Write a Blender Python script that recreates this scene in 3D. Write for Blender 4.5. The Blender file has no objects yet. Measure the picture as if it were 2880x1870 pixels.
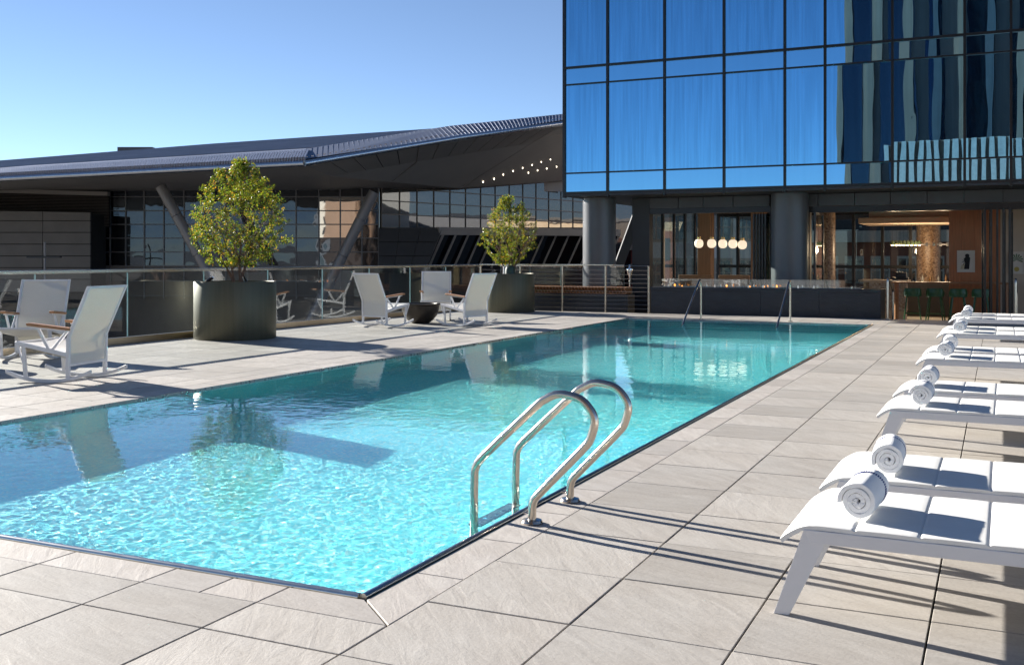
import bpy, bmesh, math, random
from mathutils import Vector, Matrix, noise
R = math.radians
PI = math.pi
sc = bpy.context.scene
COL = sc.collection
# ------------------------------------------------------------------ camera, sky, sun, exposure
H, F, HZ, YAW = 1.36, 2911.4, 723.6, R(25.16)
cam = bpy.data.cameras.new('camera')
camo = bpy.data.objects.new('camera', cam)
COL.objects.link(camo)
sc.camera = camo
cam.sensor_width = 36
cam.lens = F / 2880 * 36
cam.shift_y = -(935 - HZ) / 2880
cam.clip_start = .05
cam.clip_end = 4000
camo.location = (0, 0, H)
camo.rotation_euler = (PI / 2, 0, YAW)

SUN_EL, SUN_AZ = R(19), R(165)          # azimuth of the sun measured from +X towards +Y
world = bpy.data.worlds.new('World')
sc.world = world
world.use_nodes = True
wn = world.node_tree
sky = wn.nodes.new('ShaderNodeTexSky')
sky.sky_type = 'NISHITA'
sky.sun_disc = False
sky.sun_elevation = SUN_EL
sky.sun_rotation = R(90) - SUN_AZ
sky.altitude = 0
sky.air_density = 0.55
sky.dust_density = 0.0
sky.ozone_density = 2.2
hs = wn.nodes.new('ShaderNodeHueSaturation')
hs.inputs['Saturation'].default_value = 0.96
hs.inputs['Hue'].default_value = 0.5
wn.links.new(sky.outputs[0], hs.inputs['Color'])
wn.links.new(hs.outputs[0], wn.nodes['Background'].inputs[0])
wn.nodes['Background'].inputs[1].default_value = 0.058
sl = bpy.data.lights.new('sun', 'SUN')
slo = bpy.data.objects.new('sun', sl)
COL.objects.link(slo)
sl.energy = 5.0
sl.angle = R(.5)
sl.color = (1, .945, .86)
sd = Vector((-math.cos(SUN_AZ) * math.cos(SUN_EL), -math.sin(SUN_AZ) * math.cos(SUN_EL), -math.sin(SUN_EL)))
slo.rotation_euler = sd.to_track_quat('-Z', 'Y').to_euler()
slo.location = (-30, 10, 30)
vs = sc.view_settings
vs.view_transform = 'Standard'
vs.look = 'None'
vs.exposure = 1.46
vs.gamma = 1
vs.use_curve_mapping = False
cy = sc.cycles
cy.caustics_refractive = True
cy.caustics_reflective = False
cy.max_bounces = 16
cy.diffuse_bounces = 5
cy.blur_glossy = 0.2
cy.use_guiding = True
cy.use_surface_guiding = True
cy.use_volume_guiding = False
cy.guiding_training_samples = 128
cy.glossy_bounces = 5
cy.transmission_bounces = 10
cy.transparent_max_bounces = 16
cy.sample_clamp_indirect = 300
cy.use_denoising = True
random.seed(7)

# ------------------------------------------------------------------ helpers
FW = Vector((-math.sin(YAW), math.cos(YAW), 0))
RT = Vector((math.cos(YAW), math.sin(YAW), 0))


def cam_pt(px, py, w):
    """a point of the far buildings: picture column/row measured at its own distance w"""
    return FW * w + RT * ((px - 1440) / F * w) + Vector((0, 0, H - (py - HZ) / F * w))


class MB:
    def __init__(s):
        s.v, s.f, s.m = [], [], []

    def add(s, vs_, fs, mi=0):
        b = len(s.v)
        s.v += [tuple(p) for p in vs_]
        s.f += [tuple(i + b for i in f) for f in fs]
        s.m += [mi] * len(fs)
        return s

    def box(s, x0, x1, y0, y1, z0, z1, mi=0):
        return s.add([(x0, y0, z0), (x1, y0, z0), (x1, y1, z0), (x0, y1, z0), (x0, y0, z1), (x1, y0, z1), (x1, y1, z1), (x0, y1, z1)],
                     [(3, 2, 1, 0), (4, 5, 6, 7), (0, 1, 5, 4), (1, 2, 6, 5), (2, 3, 7, 6), (3, 0, 4, 7)], mi)

    def hexa(s, p, mi=0):
        return s.add(p, [(3, 2, 1, 0), (4, 5, 6, 7), (0, 1, 5, 4), (1, 2, 6, 5), (2, 3, 7, 6), (3, 0, 4, 7)], mi)

    def bar(s, a, b, w, h, up=(0, 0, 1), mi=0):
        a, b = Vector(a), Vector(b)
        d = (b - a).normalized()
        u = Vector(up)
        x = d.cross(u)
        if x.length < 1e-4:
            x = d.cross(Vector((1, 0, 0)))
        x.normalize()
        y = x.cross(d).normalized()
        x *= w / 2
        y *= h / 2
        return s.hexa([a - x - y, a + x - y, b + x - y, b - x - y, a - x + y, a + x + y, b + x + y, b - x + y], mi)

    def prism(s, poly, y0, y1, mi=0):
        """polygon in (x, z) extruded along y"""
        n = len(poly)
        v = [(x, y0, z) for x, z in poly] + [(x, y1, z) for x, z in poly]
        f = [tuple(range(n)), tuple(range(2 * n - 1, n - 1, -1))]
        f += [((i + 1) % n, i, i + n, (i + 1) % n + n) for i in range(n)]
        return s.add(v, f, mi)

    def tube(s, pts, r, n=10, cap=True, mi=0):
        pts = [Vector(p) for p in pts]
        rs = r if isinstance(r, (list, tuple)) else [r] * len(pts)
        v, f = [], []
        prev = None
        for i, p in enumerate(pts):
            d = (pts[min(i + 1, len(pts) - 1)] - pts[max(i - 1, 0)]).normalized()
            if prev is None:
                x = d.cross(Vector((0, 0, 1)))
                if x.length < 1e-3:
                    x = d.cross(Vector((0, 1, 0)))
            else:
                x = prev - d * prev.dot(d)
            x.normalize()
            prev = x
            y = d.cross(x)
            for k in range(n):
                a = 2 * PI * k / n
                v.append(p + (x * math.cos(a) + y * math.sin(a)) * rs[i])
        for i in range(len(pts) - 1):
            for k in range(n):
                f.append((i * n + k, i * n + (k + 1) % n, (i + 1) * n + (k + 1) % n, (i + 1) * n + k))
        if cap:
            f.append(tuple(range(n - 1, -1, -1)))
            f.append(tuple((len(pts) - 1) * n + k for k in range(n)))
        return s.add(v, f, mi)

    def lathe(s, prof, n=40, c=(0, 0, 0), mi=0):
        v, f = [], []
        for r, z in prof:
            for k in range(n):
                a = 2 * PI * k / n
                v.append((c[0] + r * math.cos(a), c[1] + r * math.sin(a), c[2] + z))
        for i in range(len(prof) - 1):
            for k in range(n):
                f.append((i * n + k, i * n + (k + 1) % n, (i + 1) * n + (k + 1) % n, (i + 1) * n + k))
        return s.add(v, f, mi)

    def sheet(s, pts, t, mi=0):
        """a flat polygon given thickness t against its normal"""
        p = [Vector(q) for q in pts]
        nrm = (p[1] - p[0]).cross(p[2] - p[0]).normalized() * t
        n = len(p)
        v = p + [q - nrm for q in p]
        f = [tuple(range(n)), tuple(range(2 * n - 1, n - 1, -1))]
        f += [((i + 1) % n, i, i + n, (i + 1) % n + n) for i in range(n)]
        return s.add(v, f, mi)

    def mesh(s, name, mats, smooth=False, bevel=0, seg=2, xf=None):
        me = bpy.data.meshes.new(name)
        v = s.v if xf is None else [tuple(xf @ Vector(p)) for p in s.v]
        me.from_pydata(v, [], s.f)
        if not isinstance(mats, (list, tuple)):
            mats = [mats]
        for m in mats:
            me.materials.append(m)
        if len(mats) > 1:
            me.polygons.foreach_set('material_index', s.m)
        bm = bmesh.new()
        bm.from_mesh(me)
        bmesh.ops.recalc_face_normals(bm, faces=bm.faces)
        if bevel:
            es = [e for e in bm.edges if len(e.link_faces) == 2 and e.calc_face_angle(0) > .5]
            bmesh.ops.bevel(bm, geom=es, offset=bevel, segments=seg, affect='EDGES', profile=.5, clamp_overlap=True)
        bm.to_mesh(me)
        bm.free()
        if smooth:
            me.polygons.foreach_set('use_smooth', [True] * len(me.polygons))
            try:
                me.set_sharp_from_angle(angle=R(38))
            except Exception:
                pass
        me.update()
        return me

    def build(s, name, mats, parent=None, smooth=False, bevel=0, seg=2, loc=None, rz=0):
        return link(name, s.mesh(name, mats, smooth, bevel, seg), parent, loc, rz)


def link(name, data, parent=None, loc=None, rz=0):
    o = bpy.data.objects.new(name, data)
    COL.objects.link(o)
    if parent is not None:
        o.parent = parent
    if loc is not None:
        o.location = loc
    if rz:
        o.rotation_euler = (0, 0, rz)
    return o


def tag(o, label=None, cat=None, group=None, kind=None):
    if label:
        o['label'] = label
    if cat:
        o['category'] = cat
    if group:
        o['group'] = group
    if kind:
        o['kind'] = kind
    return o


def thing(name, label, cat, loc=(0, 0, 0), rz=0, group=None):
    o = link(name, None, None, loc, rz)
    o.empty_display_size = .2
    return tag(o, label, cat, group)


def copy_tree(o, parent=None):
    c = o.copy()
    COL.objects.link(c)
    c.parent = parent
    for ch in list(o.children):
        copy_tree(ch, c)
    return c


# ------------------------------------------------------------------ materials
class NT:
    def __init__(s, name):
        s.m = bpy.data.materials.new(name)
        s.m.use_nodes = True
        s.t = s.m.node_tree
        s.b = s.t.nodes['Principled BSDF']
        s.out = s.t.nodes['Material Output']

    def n(s, typ, **kw):
        nd = s.t.nodes.new('ShaderNode' + typ)
        for k, v in kw.items():
            if k.startswith('i_'):
                key = k[2:]
                nd.inputs[int(key) if key.isdigit() else key.replace('_', ' ')].default_value = v
            else:
                setattr(nd, k, v)
        return nd

    def l(s, a, b):
        s.t.links.new(a, b)

    def ramp(s, fac, stops):
        r = s.n('ValToRGB')
        el = r.color_ramp.elements
        while len(el) < len(stops):
            el.new(.5)
        for e, (p, c) in zip(el, stops):
            e.position = p
            e.color = (*c, 1) if len(c) == 3 else c
        s.l(fac, r.inputs[0])
        return r.outputs[0]

    def bump(s, h, st=.3, dist=.01):
        b = s.n('Bump', i_Strength=st, i_Distance=dist)
        s.l(h, b.inputs['Height'])
        s.l(b.outputs[0], s.b.inputs['Normal'])

    def rnd(s):
        a = s.n('ObjectInfo').outputs['Random']
        b = s.n('NewGeometry').outputs['Random Per Island']
        m = s.n('Math', operation='ADD')
        s.l(a, m.inputs[0])
        s.l(b, m.inputs[1])
        fr = s.n('Math', operation='FRACT')
        s.l(m.outputs[0], fr.inputs[0])
        return fr.outputs[0]


def simple(name, col, rough=.5, metal=0, var=.12, scale=6, bump=0, bscale=40, spec=None, bdist=.004, stretch=None):
    t = NT(name)
    co = t.n('TexCoord').outputs['Object']
    if stretch:
        mp = t.n('Mapping')
        mp.inputs['Scale'].default_value = stretch
        t.l(co, mp.inputs[0])
        co = mp.outputs[0]
    nz = t.n('TexNoise', i_Scale=scale, i_Detail=5, i_Roughness=.6)
    t.l(co, nz.inputs['Vector'])
    lo = tuple(c * (1 - var) for c in col)
    hi = tuple(min(1, c * (1 + var)) for c in col)
    t.l(t.ramp(nz.outputs[0], [(.3, lo), (.7, hi)]), t.b.inputs['Base Color'])
    rr = t.n('MapRange')
    rr.inputs['To Min'].default_value = max(.02, rough * .85)
    rr.inputs['To Max'].default_value = min(1, rough * 1.15)
    t.l(nz.outputs[0], rr.inputs[0])
    t.l(rr.outputs[0], t.b.inputs['Roughness'])
    t.b.inputs['Metallic'].default_value = metal
    if spec is not None:
        t.b.inputs['Specular IOR Level'].default_value = spec
    if bump:
        n2 = t.n('TexNoise', i_Scale=bscale, i_Detail=4)
        t.l(co, n2.inputs['Vector'])
        t.bump(n2.outputs[0], bump, bdist)
    return t.m


def stone_mat(name, c0, c1, c2):
    t = NT(name)
    rnd = t.rnd()
    geo = t.n('NewGeometry').outputs['Position']
    mul = t.n('Math', operation='MULTIPLY', i_1=57.0)
    t.l(rnd, mul.inputs[0])
    off = t.n('CombineXYZ')
    t.l(mul.outputs[0], off.inputs[0])
    t.l(mul.outputs[0], off.inputs[2])
    rot = t.n('VectorRotate', rotation_type='Z_AXIS')
    ang = t.n('MapRange')
    ang.inputs['To Min'].default_value = .15
    ang.inputs['To Max'].default_value = 1.15
    t.l(rnd, ang.inputs[0])
    t.l(ang.outputs[0], rot.inputs['Angle'])
    t.l(geo, rot.inputs['Vector'])
    ad = t.n('VectorMath', operation='ADD')
    t.l(rot.outputs[0], ad.inputs[0])
    t.l(off.outputs[0], ad.inputs[1])
    st = t.n('Mapping')
    st.inputs['Scale'].default_value = (2.2, 9, 5)
    t.l(ad.outputs[0], st.inputs[0])
    n1 = t.n('TexNoise', i_Scale=1.6, i_Detail=8, i_Roughness=.62, i_Distortion=.7)
    t.l(st.outputs[0], n1.inputs['Vector'])
    n2 = t.n('TexNoise', i_Scale=2.2, i_Detail=4)
    t.l(ad.outputs[0], n2.inputs['Vector'])
    n3 = t.n('TexNoise', i_Scale=70, i_Detail=4, i_Roughness=.7)
    t.l(ad.outputs[0], n3.inputs['Vector'])
    c = t.ramp(n1.outputs[0], [(.28, c0), (.5, c1), (.72, c2)])
    mx = t.n('MixRGB', blend_type='MULTIPLY', i_0=.55)
    t.l(c, mx.inputs[1])
    t.l(t.ramp(n2.outputs[0], [(.3, (.88, .84, .80)), (.7, (1, 1, 1))]), mx.inputs[2])
    m3 = t.n('MixRGB', blend_type='MULTIPLY', i_0=.35)
    t.l(mx.outputs[0], m3.inputs[1])
    t.l(t.ramp(n3.outputs[0], [(.3, (.6, .58, .56)), (.55, (1, 1, 1))]), m3.inputs[2])
    # each slab its own tone
    tone = t.n('MapRange')
    tone.inputs['To Min'].default_value = .86
    tone.inputs['To Max'].default_value = 1.1
    t.l(rnd, tone.inputs[0])
    m4 = t.n('VectorMath', operation='SCALE')
    t.l(m3.outputs[0], m4.inputs[0])
    t.l(tone.outputs[0], m4.inputs['Scale'])
    t.l(m4.outputs[0], t.b.inputs['Base Color'])
    t.b.inputs['Roughness'].default_value = .62
    t.b.inputs['Specular IOR Level'].default_value = .35
    a = t.n('Math', operation='MULTIPLY_ADD', i_1=.35)
    t.l(n3.outputs[0], a.inputs[0])
    t.l(n1.outputs[0], a.inputs[2])
    t.bump(a.outputs[0], .55, .006)
    return t.m


M = {}
M['stone'] = stone_mat('deck_stone', (.39, .365, .335), (.445, .42, .388), (.495, .47, .437))
M['coping'] = stone_mat('coping_stone', (.42, .39, .36), (.48, .45, .42), (.54, .51, .475))
M['joint'] = simple('joint_black', (.012, .011, .012), .9)
M['steel'] = simple('brushed_steel', (.56, .50, .43), .2, 1, .06, 30)
M['steel_dark'] = simple('pool_edge_steel', (.42, .41, .40), .28, 1, .08, 20)
M['rim'] = simple('rim_steel', (.60, .59, .57), .24, 1, .06, 12)
M['bronze'] = simple('bronze_channel', (.42, .34, .25), .33, 1, .12, 3, stretch=(1, .3, 8))
M['caprail'] = simple('cap_steel', (.46, .44, .40), .25, 1, .1, 3, stretch=(1, .4, 8))
M['white'] = simple('white_paint', (.74, .74, .76), .38, 0, .03, 5)
M['cushion'] = simple('white_sling', (.80, .795, .77), .62, 0, .035, 9, .35, 700, bdist=.0012)
M['black'] = simple('black_metal', (.015, .015, .017), .35)
M['rubber'] = simple('rubber', (.02, .02, .02), .8)
M['slate'] = simple('slate', (.022, .025, .034), .42, 0, .25, 3, .35, 5, stretch=(1, 1, 3), bdist=.02)
M['panel'] = simple('dark_panel', (.035, .036, .040), .5, 0, .1, 1.5)
M['panel2'] = simple('charcoal_panel', (.075, .077, .082), .45, 0, .08, 1.2)
M['mullion'] = simple('mullion', (.010, .011, .014), .3)
M['column'] = simple('column_paint', (.11, .115, .125), .36, .1, .06, 2)
M['soil'] = simple('soil', (.03, .02, .014), .95, 0, .5, 25, .8, 60, bdist=.03)
M['bark'] = simple('bark', (.16, .10, .07), .8, 0, .45, 18, .6, 60, bdist=.01)
M['walnut'] = simple('wood_wall', (.48, .165, .06), .42, 0, .22, 2, stretch=(14, 14, .8))
M['tablewood'] = simple('table_wood', (.42, .17, .07), .38, 0, .2, 2, stretch=(.8, 12, 12))
M['oak'] = simple('oak_pillar', (.36, .2, .11), .5, 0, .15, 2, stretch=(9, 9, .7))
M['cream'] = simple('cream_plaster', (.62, .48, .36), .7, 0, .04, 2)
M['ceil'] = simple('dark_ceiling', (.16, .10, .07), .7)
M['floorbar'] = simple('bar_floor', (.26, .2, .15), .45, 0, .15, 3)
M['green'] = simple('green_lacquer', (.055, .14, .05), .3, 0, .08, 5)
M['green_dark'] = simple('green_shade', (.035, .06, .03), .4)
M['paper'] = simple('paper', (.78, .68, .58), .7, 0, .03)
M['ink'] = simple('ink', (.015, .012, .012), .7)
M['brass'] = simple('brass', (.75, .5, .22), .25, 1)
M['conc'] = simple('concrete_panel', (.17, .16, .15), .7, 0, .12, .6)
M['soffit'] = simple('soffit_metal', (.27, .25, .235), .55, .0, .08, .3)
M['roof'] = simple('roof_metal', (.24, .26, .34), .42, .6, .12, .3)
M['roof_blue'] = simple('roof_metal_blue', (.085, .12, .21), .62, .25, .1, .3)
M['gutter'] = simple('gutter', (.5, .52, .56), .25, 1)
M['flash'] = simple('flashing', (.5, .49, .47), .6)
M['louvre'] = simple('louvre', (.10, .085, .075), .6)
M['colmetal'] = simple('strut_paint', (.26, .25, .25), .4, .3, .06, .5)
M['asphalt'] = simple('street_paving', (.24, .23, .215), .9, 0, .3, .03)
M['chrome'] = simple('chrome', (.8, .8, .8), .08, 1)
M['copper'] = simple('copper_lattice', (.55, .30, .2), .4, .7)
M['bowl'] = simple('bowl_bronze', (.05, .043, .038), .42, .6, .25, 5)
M['lava'] = simple('lava_gravel', (.02, .018, .017), .9, 0, .6, 50, 1, 70, bdist=.02)
M['fireglass'] = simple('fire_glass', (.25, .3, .3), .2, 0, .6, 40)
M['rattan'] = simple('rattan', (.33, .26, .17), .7, 0, .3, 30)


def teak():
    t = NT('teak')
    co = t.n('TexCoord').outputs['Object']
    mp = t.n('Mapping')
    mp.inputs['Scale'].default_value = (4, 40, 40)
    t.l(co, mp.inputs[0])
    nz = t.n('TexNoise', i_Scale=2, i_Detail=6, i_Distortion=.5)
    t.l(mp.outputs[0], nz.inputs['Vector'])
    t.l(t.ramp(nz.outputs[0], [(.3, (.27, .12, .05)), (.7, (.50, .26, .12))]), t.b.inputs['Base Color'])
    t.b.inputs['Roughness'].default_value = .5
    return t.m


M['teak'] = teak()


def mesh_fabric():
    t = NT('sling_fabric')
    co = t.n('TexCoord').outputs['Object']
    wv = t.n('TexNoise', i_Scale=260, i_Detail=1)
    t.l(co, wv.inputs['Vector'])
    c = t.ramp(wv.outputs[0], [(.35, (.70, .69, .67)), (.65, (.83, .82, .81))])
    t.l(c, t.b.inputs['Base Color'])
    t.b.inputs['Roughness'].default_value = .75
    tr = t.n('BsdfTranslucent')
    tr.inputs[0].default_value = (.64, .60, .47, 1)
    mx = t.n('MixShader', i_0=.22)
    t.l(t.b.outputs[0], mx.inputs[1])
    t.l(tr.outputs[0], mx.inputs[2])
    t.l(mx.outputs[0], t.out.inputs[0])
    return t.m


M['mesh'] = mesh_fabric()


def towel_mat():
    t = NT('terry_towel')
    co = t.n('TexCoord').outputs['Object']
    nz = t.n('TexNoise', i_Scale=420, i_Detail=3)
    t.l(co, nz.inputs['Vector'])
    n2 = t.n('TexNoise', i_Scale=30, i_Detail=3)
    t.l(co, n2.inputs['Vector'])
    t.l(t.ramp(nz.outputs[0], [(.3, (.82, .82, .83)), (.6, (.92, .92, .92))]), t.b.inputs['Base Color'])
    t.b.inputs['Roughness'].default_value = .95
    t.b.inputs['Specular IOR Level'].default_value = .1
    t.b.inputs['Sheen Weight'].default_value = .3
    a = t.n('Math', operation='ADD')
    t.l(nz.outputs[0], a.inputs[0])
    t.l(n2.outputs[0], a.inputs[1])
    t.bump(a.outputs[0], .45, .003)
    return t.m


M['towel'] = towel_mat()


def leaf_mat():
    t = NT('leaves')
    rnd = t.rnd()
    c = t.ramp(rnd, [(0, (.035, .075, .012)), (.35, (.07, .12, .015)), (.68, (.14, .165, .02)), (.9, (.21, .18, .025)), (1, (.30, .15, .03))])
    t.l(c, t.b.inputs['Base Color'])
    t.b.inputs['Roughness'].default_value = .38
    t.b.inputs['Specular IOR Level'].default_value = .6
    tr = t.n('BsdfTranslucent')
    m2 = t.n('MixRGB', blend_type='MULTIPLY', i_0=1)
    m2.inputs[2].default_value = (2.6, 2.4, 1.2, 1)
    t.l(c, m2.inputs[1])
    t.l(m2.outputs[0], tr.inputs[0])
    mx = t.n('MixShader', i_0=.42)
    t.l(t.b.outputs[0], mx.inputs[1])
    t.l(tr.outputs[0], mx.inputs[2])
    t.l(mx.outputs[0], t.out.inputs[0])
    return t.m


M['leaf'] = leaf_mat()


def planter_mat():
    t = NT('planter_bronze')
    co = t.n('TexCoord').outputs['Object']
    mp = t.n('Mapping')
    mp.inputs['Scale'].default_value = (6, 6, .25)
    t.l(co, mp.inputs[0])
    nz = t.n('TexNoise', i_Scale=3, i_Detail=5)
    t.l(mp.outputs[0], nz.inputs['Vector'])
    t.l(t.ramp(nz.outputs[0], [(.3, (.10, .094, .062)), (.7, (.125, .117, .08))]), t.b.inputs['Base Color'])
    t.b.inputs['Metallic'].default_value = .5
    rr = t.n('MapRange')
    rr.inputs['To Min'].default_value = .44
    rr.inputs['To Max'].default_value = .6
    t.l(nz.outputs[0], rr.inputs[0])
    t.l(rr.outputs[0], t.b.inputs['Roughness'])
    return t.m


M['planter'] = planter_mat()


def clear_glass(name, tint, ior=1.5, extra=0.0):
    t = NT(name)
    fr = t.n('Fresnel', i_IOR=ior)
    mr = t.n('MapRange')                      # same reflectance on the way out of the pane
    mr.inputs['To Min'].default_value = ior
    mr.inputs['To Max'].default_value = 1 / ior
    t.l(t.n('NewGeometry').outputs['Backfacing'], mr.inputs[0])
    t.l(mr.outputs[0], fr.inputs['IOR'])
    tp = t.n('BsdfTransparent')
    tp.inputs[0].default_value = (*tint, 1)
    gl = t.n('BsdfGlossy')
    gl.inputs['Roughness'].default_value = .01
    ad = t.n('Math', operation='ADD', i_1=extra, use_clamp=True)
    t.l(fr.outputs[0], ad.inputs[0])
    mx = t.n('MixShader')
    t.l(ad.outputs[0], mx.inputs[0])
    t.l(tp.outputs[0], mx.inputs[1])
    t.l(gl.outputs[0], mx.inputs[2])
    t.l(mx.outputs[0], t.out.inputs[0])
    return t.m


M['glass'] = clear_glass('guard_glass', (.965, .985, .98))
M['windglass'] = clear_glass('wind_guard_glass', (.93, .95, .95), 1.5, .10)
M['winglass'] = clear_glass('window_glass', (.80, .86, .84), 1.5, .02)
M['glass_edge'] = simple('glass_edge', (.45, .66, .66), .3)


def facade_glass(name, tint, curtain, wav):
    t = NT(name)
    co = t.n('NewGeometry').outputs['Position']
    mp = t.n('Mapping')
    mp.inputs['Scale'].default_value = (11, 1, .35)
    t.l(co, mp.inputs[0])
    nz = t.n('TexNoise', i_Scale=1.5, i_Detail=4)
    t.l(mp.outputs[0], nz.inputs['Vector'])
    gl = t.n('BsdfGlossy')
    gl.inputs['Roughness'].default_value = .0
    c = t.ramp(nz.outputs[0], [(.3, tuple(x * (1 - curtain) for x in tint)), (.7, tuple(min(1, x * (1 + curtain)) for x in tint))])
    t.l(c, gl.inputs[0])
    # roller-wave distortion of the toughened panes
    m2 = t.n('Mapping')
    m2.inputs['Scale'].default_value = (2.2, 1, .45)
    t.l(co, m2.inputs[0])
    n2 = t.n('TexNoise', i_Scale=1.0, i_Detail=1.5)
    t.l(m2.outputs[0], n2.inputs['Vector'])
    b = t.n('Bump', i_Strength=wav, i_Distance=.02)
    t.l(n2.outputs[0], b.inputs['Height'])
    t.l(b.outputs[0], gl.inputs['Normal'])
    t.b.inputs['Base Color'].default_value = (.01, .02, .035, 1)
    t.b.inputs['Roughness'].default_value = .3
    mx = t.n('MixShader', i_0=.92)
    t.l(t.b.outputs[0], mx.inputs[1])
    t.l(gl.outputs[0], mx.inputs[2])
    t.l(mx.outputs[0], t.out.inputs[0])
    return t.m


M['facade'] = facade_glass('sky_tinted_facade_glass', (.21, .56, .90), .12, .04)  # part of the mirrored sky's blue is put into the tint
M['spandrel'] = facade_glass('spandrel_glass', (.25, .60, .92), .02, .03)  # mirrored sky's blue put into this tint as well


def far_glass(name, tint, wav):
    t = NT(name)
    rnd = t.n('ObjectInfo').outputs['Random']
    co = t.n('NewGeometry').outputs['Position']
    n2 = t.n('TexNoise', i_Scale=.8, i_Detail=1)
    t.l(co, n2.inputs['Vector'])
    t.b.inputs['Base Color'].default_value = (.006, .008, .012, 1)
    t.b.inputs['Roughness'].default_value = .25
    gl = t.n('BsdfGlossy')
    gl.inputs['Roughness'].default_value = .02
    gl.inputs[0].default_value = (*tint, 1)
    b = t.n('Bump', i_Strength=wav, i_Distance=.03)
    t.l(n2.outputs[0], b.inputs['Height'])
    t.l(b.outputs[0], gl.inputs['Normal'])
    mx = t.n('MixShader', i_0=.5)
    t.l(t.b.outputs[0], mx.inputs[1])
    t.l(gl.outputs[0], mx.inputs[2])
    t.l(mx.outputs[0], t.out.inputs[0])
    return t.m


M['farglass'] = far_glass('hall_glass', (.10, .12, .15), .35)  # dark of the mirrored surroundings put into the tint
M['farglass2'] = far_glass('hall_glass_bright', (.75, .72, .66), .10)  # same glass, brightness of the mirrored buildings put into its tint
M['farglass4'] = far_glass('hall_glass_mid', (.16, .165, .17), .12)  # same glass, dark of the mirrored soffit put into its tint
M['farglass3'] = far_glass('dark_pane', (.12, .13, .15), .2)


def terrazzo(name, base, chips):
    t = NT(name)
    co = t.n('TexCoord').outputs['Object']
    v = t.n('TexVoronoi', i_Scale=26)
    t.l(co, v.inputs['Vector'])
    sep = t.n('SeparateColor')
    t.l(v.outputs['Color'], sep.inputs[0])
    t.l(t.ramp(sep.outputs[0], [(0, base), (.4, chips[0]), (.7, chips[1]), (1, chips[2])]), t.b.inputs['Base Color'])
    t.b.inputs['Roughness'].default_value = .35
    return t.m


M['terrazzo'] = terrazzo('terrazzo_brown', (.10, .055, .03), ((.30, .19, .11), (.42, .3, .2), (.2, .11, .06)))
M['terrazzo2'] = terrazzo('terrazzo_pale', (.55, .45, .36), ((.35, .24, .17), (.6, .52, .45), (.24, .15, .1)))


def brick_mat(name, c1, c2, sc_=1.0):
    t = NT(name)
    co = t.n('TexCoord').outputs['Object']
    nz = t.n('TexNoise', i_Scale=.5, i_Detail=6)
    t.l(co, nz.inputs['Vector'])
    n2 = t.n('TexNoise', i_Scale=14, i_Detail=2)
    t.l(co, n2.inputs['Vector'])
    a = t.n('Math', operation='ADD')
    t.l(nz.outputs[0], a.inputs[0])
    t.l(n2.outputs[0], a.inputs[1])
    h = t.n('Math', operation='MULTIPLY', i_1=.5)
    t.l(a.outputs[0], h.inputs[0])
    t.l(t.ramp(h.outputs[0], [(.35, c1), (.65, c2)]), t.b.inputs['Base Color'])
    t.b.inputs['Roughness'].default_value = .9
    return t.m


M['brick'] = brick_mat('brown_brick', (.16, .055, .035), (.27, .10, .06))
M['redbrick'] = brick_mat('red_brick', (.2, .05, .05), (.32, .09, .08))
M['sandbrick'] = brick_mat('sandstone', (.42, .32, .22), (.55, .44, .33))
M['whitewall'] = simple('white_render', (.7, .69, .66), .8, 0, .05, .3)
M['trimstone'] = simple('trim_stone', (.45, .4, .34), .8)
M['slateroof'] = simple('slate_roof', (.05, .055, .07), .6)
M['greytower'] = simple('grey_cladding', (.22, .15, .11), .5, 0, .1, .2)
M['finwhite'] = simple('white_fins', (.46, .40, .36), .5)


def emit(name, col, st, base=None):
    t = NT(name)
    t.b.inputs['Base Color'].default_value = (*(base or col), 1)
    t.b.inputs['Emission Color'].default_value = (*col, 1)
    t.b.inputs['Emission Strength'].default_value = st
    return t.m


M['globe'] = emit('opal_globe', (1, .80, .58), .34, (.8, .75, .68))
M['bulb'] = emit('bulb', (1, .72, .4), 2.5)
M['flame'] = emit('flame', (1, .32, .05), 1.6, (.3, .1, .02))
M['downlight'] = emit('downlight', (1, .86, .66), 2)


def mosaic():
    t = NT('pool_mosaic')
    co = t.n('NewGeometry').outputs['Position']
    v = t.n('TexVoronoi', i_Scale=48, distance='CHEBYCHEV')
    v.inputs['Randomness'].default_value = .15
    t.l(co, v.inputs['Vector'])
    sep = t.n('SeparateColor')
    t.l(v.outputs['Color'], sep.inputs[0])
    c = t.ramp(sep.outputs[0], [(0, (.12, .80, .87)), (.4, (.18, .87, .92)), (.75, (.27, .92, .94)), (1, (.50, .96, .92))])
    t.l(c, t.b.inputs['Base Color'])
    t.b.inputs['Roughness'].default_value = .45
    return t.m


M['mosaic'] = mosaic()
M['nosing'] = simple('nosing_tile', (.01, .03, .05), .4)


def water_mat():
    t = NT('pool_water')
    g = t.n('BsdfGlass')
    g.inputs['IOR'].default_value = 1.33
    g.inputs['Roughness'].default_value = 0
    g.inputs[0].default_value = (1, 1, 1, 1)
    t.t.nodes.remove(t.b)
    t.l(g.outputs[0], t.out.inputs[0])
    return t.m


M['water'] = water_mat()

# ------------------------------------------------------------------ the ground far below
STREET = -14.0
g = MB().add([(-2500, -2500, STREET), (2500, -2500, STREET), (2500, 2500, STREET), (-2500, 2500, STREET)], [(0, 1, 2, 3)])
tag(g.build('ground', M['asphalt']), kind='structure')

# ------------------------------------------------------------------ deck, coping, pool
PX0, PX1, PY0, PY1 = -7.50, -2.31, 3.51, 22.05      # water's edge
CX0, CX1, CY0, CY1 = -7.77, -2.045, 3.27, 22.32     # outer edge of the coping
DX0, DX1, DY0, DY1 = -12.62, 3.2, .6, 24.15
P = .605
GAP = .0075
TH = .028


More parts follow.
